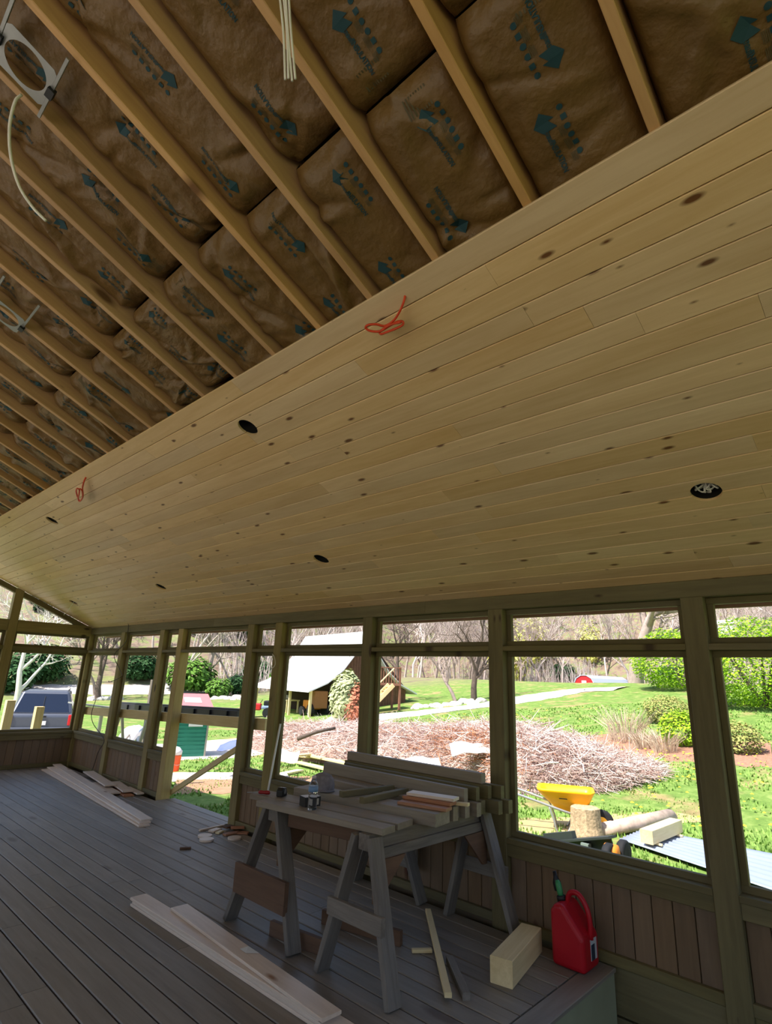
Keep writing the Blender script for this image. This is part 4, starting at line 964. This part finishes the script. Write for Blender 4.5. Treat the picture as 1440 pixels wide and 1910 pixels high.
# ---- wheelbarrow
YEL = plain('yellow_tray', (250, 176, 10), .4, var=.03); STEEL = plain('grey_tube_steel', (170, 172, 172), .4, metal=.5); TYRE = plain('tyre_rubber', (26, 26, 28), .8)
c = atg(1056, 1549); dirn = Vector((c.x, c.y, 0)).normalized(); lat = Vector((dirn.y, -dirn.x, 0))
rz = math.atan2(lat.y, lat.x)
wbw = empty('wheelbarrow', (c.x, c.y, gz(c.x, c.y)), rz, label='yellow wheelbarrow with grey handles on the lawn', cat='wheelbarrow'); mw = WM[wbw] @ Matrix.Scale(.86, 4)
def loft(rings, closed=True):
    n = len(rings[0]); m = M(); m.add([q for r_ in rings for q in r_], [(i*n+j, i*n+(j+1) % n, (i+1)*n+(j+1) % n, (i+1)*n+j) for i in range(len(rings)-1) for j in range(n)]); return m
def rrect(cx, a, b, z, r=.08, k=4, za=0):
    out = []
    for sx, sy, a0 in ((1, 1, 0), (-1, 1, 90), (-1, -1, 180), (1, -1, 270)):
        for i in range(k+1):
            t = math.radians(a0+90*i/k); x = cx+sx*(a-r)+r*math.cos(t); out.append((x, sy*(b-r)+r*math.sin(t), z+za*(x-cx)))
    return out
m = loft([rrect(.06, .25, .19, .34, .06, za=-.25), rrect(.03, .44, .30, .60, .1), rrect(.02, .48, .33, .66, .1), rrect(.02, .50, .345, .70, .1), rrect(.02, .475, .325, .70, .1), rrect(.03, .42, .28, .60, .1), rrect(.06, .24, .18, .36, .06, za=-.25)])
m.f += [tuple(range(19, -1, -1)), tuple(range(6*20, 7*20))]
m.obj('tray', YEL, wbw, mw=mw, smooth=True)
for sy in (-1, 1):
    M().tube(curve_pts([(-1.05, sy*.28, .62), (-.5, sy*.25, .48), (.1, sy*.2, .32), (.55, sy*.08, .24)], 4), .022, 8).obj('handle', STEEL, wbw, mw=mw, smooth=True); hd_ = COL.objects[-1]
    M().tube([(-1.2, sy*.285, .65), (-1.02, sy*.279, .615)], .027, 8).obj('grip', BLACKM, hd_, mw=mw)
    M().tube(curve_pts([(-.28, sy*.23, .42), (-.2, sy*.26, .2), (-.14, sy*.26, .012), (.02, sy*.26, .012), (.16, sy*.2, .3)], 4), .017, 7).obj('leg', STEEL, wbw, mw=mw, smooth=True)
m = M(); m.lathe([(.09, -.035), (.15, -.05), (.19, -.04), (.2, 0), (.19, .04), (.15, .05), (.09, .035)], 20, (.62, 0, .2), Matrix.Rotation(PI/2, 3, 'X')); wo_ = m.obj('wheel', TYRE, wbw, mw=mw, smooth=True)
M().lathe([(.03, -.06), (.085, -.036), (.085, .036), (.03, .06)], 16, (.62, 0, .2), Matrix.Rotation(PI/2, 3, 'X')).obj('hub', YEL, wo_, mw=mw)
for i, (x, wd) in enumerate([(-.10, .05), (-.03, .09)]): M().box((x+.03, -.3135, .565), (wd, .004, .016), Matrix.Rotation(.25, 3, 'X')).obj('lettering', BLACKM, wbw, mw=mw)
# ---- stump, log, sheet metal, timber
c = atg(1094, 1562)
m = M(); n = 26; vs = []
for i, (r, z) in enumerate([(.26, -.1), (.235, .06), (.215, .16), (.205, .28), (.20, .40), (.18, .41), (.02, .41)]):
    for j in range(n): a = 2*PI*j/n; k = r*(1+(.07*noise.noise(Vector((math.cos(a)*3, math.sin(a)*3, z*1.5)))+.03*math.sin(a*9)) if i < 5 else r/r); k = r*(1+.07*noise.noise(Vector((math.cos(a)*3, math.sin(a)*3, z*1.5)))+(.03*math.sin(a*9) if i < 5 else 0)); vs.append((c.x+k*math.cos(a), c.y+k*math.sin(a), gz(c.x, c.y)+z))
m.add(vs, [(i*n+j, i*n+(j+1) % n, (i+1)*n+(j+1) % n, (i+1)*n+j) for i in range(6) for j in range(n)]+[tuple(6*n+j for j in range(n))])
m.obj('tree_stump', plain('shaggy_bark', (176, 152, 122), .95, var=.3, scale=26, bump=1.0, spec=.1), label='short upright tree stump in front of the wheelbarrow', cat='stump')
a, b = atg(1120, 1562), atg(1252, 1538); up_ = Vector((0, 0, .09))
a = Vector((a.x, a.y, gz(a.x, a.y))); b = Vector((b.x, b.y, gz(b.x, b.y)))
M().tube([a+up_, a.lerp(b, .4)+up_*1.1, b+up_*1.2], [.10, .105, .125], 12).obj('log', plain('mottled_bark', (196, 172, 154), .9, var=.2, scale=10, bump=.5, spec=.1), smooth=True, label='pale log lying on the grass right of the stump', cat='log')
P0, P1, P2_, P3 = atg(1156, 1573), atg(1203, 1552), atg(1500, 1612), atg(1500, 1690)
m = M(); nu, nv = 10, 48; vs = []
for i in range(nu+1):
    for j in range(nv+1):
        u, v = i/nu, j/nv; q = P0.lerp(P3, u).lerp(P1.lerp(P2_, u), v); vs.append((q.x, q.y, gz(q.x, q.y)+.05+.012*math.sin(v*2*PI*8)))
m.add(vs, [(i*(nv+1)+j, (i+1)*(nv+1)+j, (i+1)*(nv+1)+j+1, i*(nv+1)+j+1) for i in range(nu) for j in range(nv)])
o = m.obj('corrugated_sheet', plain('grey_roofing', (150, 160, 178), .45, metal=.3, scale=3), smooth=True, label='grey corrugated metal sheet lying on the grass', cat='metal sheet'); md = o.modifiers.new('t', 'SOLIDIFY'); md.thickness = .004
a, b = atg(1208, 1588), atg(1264, 1563); z = max(gz(a.x, a.y), gz(b.x, b.y))+.09+.085
beam('sawn_timber', (a.x, a.y, z), (b.x, b.y, z), .17, .17, NEWW, ZV, None, label='thick pale timber resting on the corrugated sheet', cat='timber')
for k in (.15, .85):
    q = a.lerp(b, k); d = (b-a).normalized(); s = Vector((-d.y, d.x, 0))*.14
    beam('spacer_stick', (q.x-s.x, q.y-s.y, z-.085-.014), (q.x+s.x, q.y+s.y, z-.085-.014), .04, .026, NEWW, ZV, None, label='%s spacer stick under the thick timber on the sheet' % ('nearer' if k < .5 else 'farther'), cat='stick')
# ---- log splitter
A, B = atd(1018, 1566, 7.7), atd(1142, 1556, 7.0); gy = gz(B.x, B.y)
ls = empty('log_splitter', (B.x, B.y, gy), label='dark log splitter with orange engine just outside the window', cat='log splitter')
DKM = plain('dark_green_steel', (46, 52, 50), .5, scale=6)
ax = (B-A).normalized(); sd_ = Vector((-ax.y, ax.x, 0)).normalized()
beam('main_beam', A-ZV*.03, B-ZV*.03, .17, .03, DKM, ZV, ls); beam('web', A-ZV*.12, B-ZV*.12, .16, .02, DKM, sd_, ls); beam('lower_flange', A-ZV*.21, B-ZV*.21, .15, .02, DKM, ZV, ls)
beam('cylinder', A+ZV*.03, A.lerp(B, .45)+ZV*.03, .09, .09, DKM, ZV, ls)
C = B+ax*-.10-ZV*.16-Vector((FW.x, FW.y, 0)).normalized()*.16
m = M(); m.lathe([(.05, -.09), (.1, -.07), (.1, .07), (.05, .09)], 14, C, Matrix.Rotation(PI/2, 3, 'X')); m.obj('engine', plain('orange_engine', (226, 130, 40), .5), ls, smooth=True)
M().box(A.lerp(B, .66)-ZV*.12-sd_*.05, (.12, .1, .1)).obj('valve', plain('pale_green_metal', (120, 132, 126), .5), ls)
for s in (-1, 1):
    Wc = B+ax*.04+sd_*(s*.16); Wc = Vector((Wc.x, Wc.y, gy+.155))
    m = M(); m.lathe([(.05, -.04), (.13, -.05), (.15, -.03), (.15, .03), (.13, .05), (.05, .04)], 20, Wc, Matrix.Rotation(PI/2, 3, 'X')); m.obj('wheel', TYRE, ls, smooth=True)
beam('strut', B-ZV*.2-ax*.1, Vector((B.x, B.y, gy+.2)), .05, .05, DKM, sd_, ls); beam('strut', A-ZV*.2+ax*.1, Vector((A.x+ax.x*.1, A.y+ax.y*.1, gz(A.x, A.y)+.01)), .05, .05, DKM, sd_, ls)

# ---- green shed with red lid
c = atg(352, 1413); d = Vector((c.x, c.y, 0)).normalized(); rz = math.atan2(-d.x, d.y)+.18
gs = empty('green_shed', (c.x, c.y, gz(c.x, c.y)), rz, label='small green lap sided shed with sloped red roof on the grass', cat='shed'); mw = WM[gs]
SHG = plain('green_siding', (40, 124, 104), .6, var=.08, scale=3); TRM = plain('grey_corner_trim', (150, 144, 134), .7); RRF = plain('red_roof', (196, 112, 112), .5, var=.06, scale=3)
M().box((0, .42, .70), (.86, .82, 1.40)).obj('shell', SHG, gs, mw=mw)
for k in range(12):
    for nm_, cc, dd in (('lap_board', (0, -.002, .06+k*.115), (.88, .03, .107)), ('lap_board', (-.44, .42, .06+k*.115), (.03, .84, .107))):
        m = M(); m.box(cc, dd, Matrix.Rotation(.10, 3, 'X') if nm_ and dd[0] > .5 else Matrix.Rotation(.10, 3, 'Y')); m.obj(nm_, SHG, gs, mw=mw)
for x in (-.45, .45): M().box((x, -.02, .7), (.05, .05, 1.42)).obj('corner_trim', TRM, gs, mw=mw)
m = M(); m.prism([(-.12, 1.40), (-.12, 1.45), (.98, 1.80), (.98, 1.75)], -.54, .54, axis=0); m.obj('roof', RRF, gs, mw=mw)
M().box((-.02, .40, 1.625), (.5, .42, .012), Matrix.Rotation(.308, 3, 'X')).obj('white_patch', SHEET, gs, mw=mw)
M().box((.08, -.045, .95), (.42, .03, .14)).obj('white_sign', SHEET, gs, mw=mw)
# ---- orange bucket
c = atg(322, 1443); bk = empty('bucket', (c.x, c.y, gz(c.x, c.y)), label='orange bucket with a white bag beside the concrete walk', cat='bucket'); mw = WM[bk]
M().lathe([(.13, .06), (.15, .40), (.155, .41), (.14, .41)], 20).obj('pail', plain('orange_pail', (226, 90, 40), .5), bk, mw=mw, smooth=True)
o = M().lathe([(.05, .40), (.15, .42), (.16, .50), (.09, .58), (.02, .60)], 12).obj('bag', SHEET, bk, mw=mw, smooth=True)
M().tube(curve_pts([(-.15, 0, .38), (-.12, -.12, .26), (.0, -.165, .2), (.12, -.12, .26), (.15, 0, .38)], 4), .004, 5).obj('bail', STEEL, bk, mw=mw)

# ---- parked vehicle
c = atd(77, 1335, 18.7); d = Vector((c.x, c.y, 0)).normalized(); rz = math.atan2(-d.x, d.y)-.05
sv = empty('parked_car', (c.x, c.y, gz(c.x, c.y)+.04), rz, label='silver vehicle with tinted rear glass parked on the gravel, seen from behind', cat='car'); mw = WM[sv]
PAINT = plain('silver_paint', (92, 96, 106), .35, metal=.5, var=.02); TINT = plain('tinted_glass', (18, 26, 44), .08, spec=.8, var=.02)
m = M(); m.prism([(.03, .42), (0, .62), (.02, .98), (.1, 1.06), (3.3, 1.04), (4.55, .96), (4.72, .8), (4.72, .42), (4.4, .3), (.3, .3)], -.94, .94, axis=0)
bevel(m.obj('body', PAINT, sv, mw=mw), .07, 3)
m = M(); R1_ = [(-.9, .06), (.9, .06), (.9, 3.3), (-.9, 3.3)]; R2_ = [(-.70, .42), (.70, .42), (.72, 2.3), (-.72, 2.3)]
m.add([(x, y, 1.03) for x, y in R1_]+[(x, y, 1.74) for x, y in R2_], [(0, 1, 5, 4), (1, 2, 6, 5), (2, 3, 7, 6), (3, 0, 4, 7), (4, 5, 6, 7), (3, 2, 1, 0)])
bevel(m.obj('cabin', PAINT, sv, mw=mw), .08, 3)
m = M(); m.add([(-.80, .085, 1.09), (.80, .085, 1.09), (.645, .375, 1.66), (-.645, .375, 1.66), (-.80, .10, 1.085), (.80, .10, 1.085), (.645, .39, 1.655), (-.645, .39, 1.655)], [(0, 1, 2, 3), (7, 6, 5, 4), (0, 4, 5, 1), (1, 5, 6, 2), (2, 6, 7, 3), (3, 7, 4, 0)])
m.obj('rear_window', TINT, sv, mw=mw)
for s in (-1, 1):
    m = M(); m.add([(s*.90, .45, 1.1), (s*.90, 2.7, 1.1), (s*.745, 2.2, 1.64), (s*.745, .6, 1.64), (s*.88, .45, 1.1), (s*.88, 2.7, 1.1), (s*.72, 2.2, 1.64), (s*.72, .6, 1.64)], [(0, 1, 2, 3), (7, 6, 5, 4), (0, 4, 5, 1), (1, 5, 6, 2), (2, 6, 7, 3), (3, 7, 4, 0)]); m.obj('side_window', TINT, sv, mw=mw)
    bevel(M().box((s*.87, .03, .84), (.13, .1, .34)).obj('tail_light', plain('tail_red', (190, 30, 34), .3), sv, mw=mw), .02)
    M().tube([(s*.66, .55, 1.79), (s*.67, 2.1, 1.79)], .02, 6).obj('roof_rail', BLACKM, sv, mw=mw)
    for y in (.85, 3.85):
        m = M(); m.lathe([(.2, -.1), (.33, -.11), (.36, -.08), (.36, .08), (.33, .11), (.2, .1)], 22, (s*.82, y, .32), Matrix.Rotation(PI/2, 3, 'Y')); wo_ = m.obj('wheel', TYRE, sv, mw=mw, smooth=True)
        M().lathe([(.02, -.118), (.2, -.112), (.2, .112), (.02, .118)], 16, (s*.82, y, .32), Matrix.Rotation(PI/2, 3, 'Y')).obj('hubcap', STEEL, wo_, mw=mw)
bevel(M().box((0, -.04, .5), (1.8, .16, .24)).obj('bumper', PAINT, sv, mw=mw), .04, 3)
M().box((0, -.008, .95), (.3, .03, .05)).obj('tailgate_handle', BLACKM, sv, mw=mw); M().box((0, -.012, .75), (.34, .012, .13)).obj('number_plate', SHEET, sv, mw=mw)
M().tube([(0, .07, 1.12), (.0, .32, 1.58)], .012, 5).obj('wiper', BLACKM, sv, mw=mw)

# ---- posts, rail, brace and sheet bender just outside
for (x, y, zt_, l_) in [(3.30, 12.6, 1.064, 'left yellow treated post stub outside the far wall before the vehicle'), (3.81, 12.6, .947, 'right yellow treated post stub outside the far wall before the vehicle')]:
    beam('post_stub', (x, y, gz(x, y)-.05), (x+.0, y, zt_), .14, .14, NEWW, XV, None, label=l_, cat='post', group='yellow post stubs outside')
beam('temporary_rail', (4.335, 11.85, .92), (4.335, 6.0, 1.12), .135, .038, NEWW, XV, None, label='pale board nailed outside across the doorway and windows as a rail', cat='board')
beam('diagonal_brace', (4.335, 8.27, -.02), (4.335, 6.55, .80), .065, .038, NEWW, XV, None, label='grey diagonal board bracing the open doorway', cat='board')
A, B = atd(214, 1317, 12.2), atd(450, 1333, 9.2)
sb = empty('sheet_bender', ((A.x+B.x)/2, (A.y+B.y)/2, gz((A.x+B.x)/2, (A.y+B.y)/2)), label='long dark metal sheet bender on a stand outside the doorway', cat='machine')
GUN = plain('gunmetal', (52, 52, 58), .4, metal=.3); ax = (B-A).normalized(); sd_ = Vector((-ax.y, ax.x, 0)).normalized()
beam('bed', A, B, .15, .13, GUN, ZV, sb); beam('edge_bar', A-ZV*.02+sd_*.1, B-ZV*.02+sd_*.1, .05, .05, STEEL, ZV, sb)
beam('top_jaw', A+ZV*.08, B+ZV*.08, .1, .025, GUN, ZV, sb)
for k in range(9):
    q = A.lerp(B, .06+k*.11)-sd_*.09; beam('clamp', q-ZV*.05, q+ZV*.05, .03, .03, BLACKM, sd_, sb)
for k in (.08, .34):
    q = A.lerp(B, k); g0 = gz(q.x, q.y)
    beam('stand_leg', q-ZV*.07, Vector((q.x+sd_.x*.3, q.y+sd_.y*.3, g0)), .05, .05, GALV, sd_, sb); beam('stand_leg', q-ZV*.07, Vector((q.x-sd_.x*.3, q.y-sd_.y*.3, g0)), .05, .05, GALV, sd_, sb)
q = atd(266, 1395, 11.6); t = atd(274, 1268, 11.6)
beam('stake_post', (q.x, q.y, gz(q.x, q.y)), (q.x+.02, q.y, t.z), .09, .09, GREYW, XV, None, label='weathered wooden stake standing behind the sheet bender', cat='post')
c = atg(262, 1388); m = M(); m.lathe([(.2, -.03), (.26, -.05), (.29, 0), (.26, .05), (.2, .03)], 24, (0, 0, .29), Matrix.Rotation(PI/2, 3, 'X'))
cw = empty('cart', (c.x, c.y, gz(c.x, c.y)), .4, label='pale tarp covered cart with a wheel outside the window bay', cat='cart'); mw = WM[cw]
m.obj('wheel', plain('pale_blue_wheel', (150, 168, 186), .5), cw, mw=mw, smooth=True)
m = M(); vs = []; n = 8
for i in range(n+1):
    for j in range(n+1):
        u, v = (i/n-.5)*1.2, (j/n-.5)*.8; vs.append((u, v+.3, .62-.5*(abs(u)/.6)**3-.3*(abs(v)/.4)**4+.07*noise.noise(Vector((u*4, v*4, 2)))))
m.add(vs, [(i*(n+1)+j, (i+1)*(n+1)+j, (i+1)*(n+1)+j+1, i*(n+1)+j+1) for i in range(n) for j in range(n)])
o = m.obj('tarp', SHEET, cw, mw=mw, smooth=True); o.modifiers.new('t', 'SOLIDIFY').thickness = .01
beam('pull_bar', mw @ Vector((-.5, .1, .35)), mw @ Vector((-1.2, -.2, .02)), .05, .05, GREYW, ZV, cw)
c = atd(192, 1318, 12.6); cm = M(); cm.box((0, 0, 0), (1.1, .5, .03), Matrix.Rotation(.12, 3, 'Y'));
M().box(c, (1.3, .6, .03), Matrix.Rotation(.12, 3, 'Y')).box(c-ZV*.36, (.06, .06, .7)).obj('sheet_table', STEEL, label='grey metal sheet propped on a stand left of the bender', cat='table')

c = atg(484, 1338); rm = empty('lawn_mower', (c.x, c.y, gz(c.x, c.y)), 2.4, label='small red and black riding mower parked left of the barn', cat='mower'); mw = WM[rm]
bevel(M().box((.35, 0, .62), (.8, .6, .4)).obj('hood', plain('mower_red', (190, 40, 40), .4), rm, mw=mw), .06)
bevel(M().box((-.45, 0, .6), (.7, .75, .2)).obj('fender', plain('mower_blue_grey', (130, 150, 176), .5), rm, mw=mw), .05)
bevel(M().box((-.4, 0, .85), (.4, .45, .3)).obj('seat', BLACKM, rm, mw=mw), .06)
for x, r in ((-.5, .3), (.55, .2)):
    for s in (-.42, .42): M().lathe([(.08, -.08), (r, -.08), (r, .08), (.08, .08)], 16, (x, s, r), Matrix.Rotation(PI/2, 3, 'X')).obj('wheel', TYRE, rm, mw=mw)
M().tube([(.05, 0, .8), (-.1, 0, 1.05)], .02, 6).obj('steering_column', BLACKM, rm, mw=mw)

# ---- barn
E1 = atd(580, 1288, 33); a_ = Vector((.22, .975, 0)).normalized(); b_ = Vector((a_.y, -a_.x, 0))
gb_ = gz(E1.x, E1.y)
bn = empty('barn', (E1.x, E1.y, gb_), label='old brown barn with a sweeping white metal roof', cat='barn')
def BP(u, v, z): q = E1+a_*u+b_*v; return Vector((q.x, q.y, z))
ZE, ZR, WB, LB = E1.z, 4.55, 7.2, 8.6
prof = [(-.35, ZE-.02), (.9, ZE+.5), (1.9, ZE+1.25), (2.8, ZE+2.35), (3.6, ZR)]
prof2 = prof+[(7.2-p_, z) for p_, z in prof[-2::-1]]
m = M(); n = len(prof2); vs = []
for u in (-.4, LB):
    for p_, z in prof2: vs.append(BP(u, p_, z))
    for p_, z in prof2: vs.append(BP(u, p_, z-.08))
fs = [(j, j+1, 2*n+j+1, 2*n+j) for j in range(n-1)]+[(n+j, 3*n+j, 3*n+j+1, n+j+1) for j in range(n-1)]+[(j, n+j, n+j+1, j+1) for j in range(n-1)]+[(2*n+j, 2*n+j+1, 3*n+j+1, 3*n+j) for j in range(n-1)]+[(0, 2*n, 3*n, n), (n-1, 2*n-1, 4*n-1, 3*n-1)]
m.add(vs, fs); m.obj('roof', plain('white_metal_roof', (226, 226, 226), .45, var=.02), bn)
BARNW = plain('brown_barn_boards', (104, 74, 56), .9, var=.2, scale=4)
nb = 26; x0, x1 = 1.6, 6.9
def roof_z(p_):
    for (p0, z0), (p1, z1) in zip(prof2, prof2[1:]):
        if p0 <= p_ <= p1: return z0+(z1-z0)*(p_-p0)/(p1-p0)
    return ZE
for k in range(nb):
    p_ = x0+(x1-x0)*(k+.5)/nb; w_ = (x1-x0)/nb-.015; zt_ = roof_z(p_)-.1
    beam('siding_board', BP(0, p_, gb_-.1), BP(0, p_, zt_), w_, .03, BARNW, a_, bn)
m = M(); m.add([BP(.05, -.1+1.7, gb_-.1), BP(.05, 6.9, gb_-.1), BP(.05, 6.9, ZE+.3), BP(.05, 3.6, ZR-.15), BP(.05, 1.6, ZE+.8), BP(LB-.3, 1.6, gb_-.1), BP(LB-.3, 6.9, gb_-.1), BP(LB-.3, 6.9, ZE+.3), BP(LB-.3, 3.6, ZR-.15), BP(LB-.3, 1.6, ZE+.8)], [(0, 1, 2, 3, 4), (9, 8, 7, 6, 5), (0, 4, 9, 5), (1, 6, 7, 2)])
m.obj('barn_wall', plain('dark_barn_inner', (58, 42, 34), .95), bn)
for u in (0, 2.8, 5.6, 8.3): beam('lean_to_post', BP(u, .0, gb_-.1), BP(u, .0, ZE), .14, .14, NEWW, a_, bn)
M().box(BP(-.02, 3.9, 2.35), (.9, .1, 1.1), Matrix.Rotation(math.atan2(b_.y, b_.x), 3, 'Z')).obj('window', plain('barn_pane', (120, 140, 160), .2), bn)
# machines stored under the lean-to
c = BP(.9, .75, gb_); tk = empty('orange_tractor', c, math.atan2(a_.y, a_.x), label='orange machine parked under the barn lean-to', cat='tractor'); mw = WM[tk]
ORG = plain('orange_paint', (214, 128, 40), .5); 
bevel(M().box((.3, 0, .62), (1.1, .7, .5)).obj('hood', ORG, tk, mw=mw), .05); bevel(M().box((-.5, 0, .95), (.7, .9, 1.0)).obj('cab', plain('brown_frame', (140, 92, 50), .6), tk, mw=mw), .05)
for x, r in ((-.5, .36), (.6, .26)):
    for s in (-.5, .5):
        m = M(); m.lathe([(.1, -.08), (r, -.08), (r, .08), (.1, .08)], 16, (x, s, r), Matrix.Rotation(PI/2, 3, 'X')); m.obj('wheel', TYRE, tk, mw=mw)
c = BP(4.2, .5, gb_); wt = empty('work_table', c, math.atan2(a_.y, a_.x), label='cluttered tan table under the barn lean-to', cat='table'); mw = WM[wt]
M().box((0, 0, .75), (1.8, .9, .08)).obj('tabletop', NEWW, wt, mw=mw)
for x in (-.8, .8):
    for y in (-.38, .38): M().box((x, y, .355), (.09, .09, .71)).obj('leg', NEWW, wt, mw=mw)
bevel(M().box((.3, 0, .92), (.5, .4, .24)).obj('clutter', SHEET, wt, mw=mw), .05)
# deck stairs at the barn's right
D0 = atd(700, 1264, 32.5); D1 = atd(748, 1262, 33.0)
dk = empty('barn_stairs', (D1.x, D1.y, gz(D1.x, D1.y)), label='brown wooden deck with stairs and railing at the barn', cat='stairs')
ax = Vector((D1.x-D0.x, D1.y-D0.y, 0)); Ld = ax.length; ax = ax.normalized(); bk_ = Vector((-ax.y, ax.x, 0)); DW = plain('red_brown_deck', (134, 92, 72), .8, var=.12)
zt_ = D0.z-.35
def DP(u, v, z): q = Vector((D0.x, D0.y, 0))+ax*u+bk_*v; return Vector((q.x, q.y, z))
beam('platform', DP(-.4, .7, zt_), DP(Ld, .7, zt_), 1.5, .12, DW, ZV, dk)
beam('top_rail', DP(-.4, 0, zt_+.95), DP(Ld, 0, zt_+.95), .09, .05, DW, ZV, dk)
for k in range(12): q = -.4+(Ld+.4)*(k+.5)/12; beam('baluster', DP(q, 0, zt_+.06), DP(q, 0, zt_+.93), .04, .04, DW, ax, dk)
for u in (-.35, Ld-.05):
    for v in (.05, 1.35): q = DP(u, v, 0); beam('support_post', (q.x, q.y, gz(q.x, q.y)-.05), (q.x, q.y, zt_+(1.0 if v < 1 else 0)), .12, .12, DW, ax, dk)
sa_, sb_ = DP(.75, -.3, zt_+.0), DP(-.75, -.3, gz(D0.x, D0.y)+.1)
for v in (0, -.8): beam('stringer', sa_+bk_*v, sb_+bk_*v, .24, .05, NEWW, ZV.cross(sb_-sa_), dk)
beam('stair_rail', sa_+bk_*-.8+ZV*.9, sb_+bk_*-.8+ZV*.9, .1, .05, NEWW, ZV, dk)
for k in range(7): q = sa_.lerp(sb_, (k+.5)/7)+bk_*-.4; beam('tread', q-bk_*.42, q+bk_*.42, .26, .04, NEWW, ZV, dk)

# ---- small red barn, white shed and rocks
c = atd(1090, 1280, 88); d = Vector((c.x, c.y, 0)).normalized(); rb = empty('red_barn', (c.x, c.y, gz(c.x, c.y)), math.atan2(-d.x, d.y)-.55, label='tiny red gambrel barn with long grey roof on the crest', cat='barn'); mw = WM[rb]
up0 = c.z-gz(c.x, c.y)
pf = [(-1.6, 0), (1.6, 0), (1.6, .5+up0), (1.25, 1.15+up0), (.45, 1.6+up0), (-.45, 1.6+up0), (-1.25, 1.15+up0), (-1.6, .5+up0)]
M().prism(pf, 0, .4, axis=1).obj('front_wall', plain('barn_red', (196, 34, 40), .7), rb, mw=mw)
pr_ = [(p_[0]*1.08, p_[1]+.1) for p_ in pf[2:]]
m = M(); n = len(pr_); m.add([(x, y, z) for y in (-.1, 11) for x, z in pr_]+[(x*.95, y, z-.1) for y in (-.1, 11) for x, z in pr_], [(j, j+1, n+j+1, n+j) for j in range(n-1)]+[(2*n+j, 3*n+j, 3*n+j+1, 2*n+j+1) for j in range(n-1)]+[(j, 2*n+j, 2*n+j+1, j+1) for j in range(n-1)])
m.obj('roof', plain('grey_blue_roof', (168, 178, 196), .5, var=.03), rb, mw=mw)
M().box((0, -.03, .45+up0), (.8, .06, .8)).obj('white_door', SHEET, rb, mw=mw)
c = atd(1358, 1172, 75); M().box((c.x, c.y, c.z-.2), (2.6, 2.6, 1.4)).prism([(c.x-1.5, c.z+.5), (c.x+1.5, c.z+.5), (c.x, c.z+1.1)], c.y-1.5, c.y+1.5, axis=1).obj('white_shed', SHEET, label='small white shed high on the slope at far right', cat='shed')
rr_ = random.Random(8); RKM = plain('pale_rock', (192, 186, 178), .9, var=.12, scale=3)
def rock_mesh(seed):
    bm = bmesh.new(); bmesh.ops.create_icosphere(bm, subdivisions=2, radius=.5)
    for v in bm.verts: v.co *= 1+.35*noise.noise(v.co*2.2+Vector((seed*3, 0, 0))); v.co.z *= .65
    me = bpy.data.meshes.new('rock'); bm.to_mesh(me); bm.free(); me.materials.append(RKM); return me
RK = [rock_mesh(i) for i in range(4)]
for (p, q, n_, g_, l_) in [((150, 1306), (225, 1303), 12, 'rocks lining the bank behind the corner bay', 'pale rock in the row seen through the far corner bay'), ((400, 1304), (478, 1304), 12, 'rocks in the wall beyond the shed', 'pale rock in the low wall right of the green shed'), ((770, 1322), (900, 1310), 14, 'rocks edging the slope by the drive', 'pale rock along the slope left of the drive')]:
    for k in range(n_):
        t = (k+rr_.random())/n_; c = atg(p[0]+(q[0]-p[0])*t, p[1]+(q[1]-p[1])*t+rr_.uniform(-2, 2))
        o = put('rock', RK[k % 4], c, rr_.uniform(0, 6), rr_.uniform(.5, 1.0), label=l_, cat='rock', group=g_)
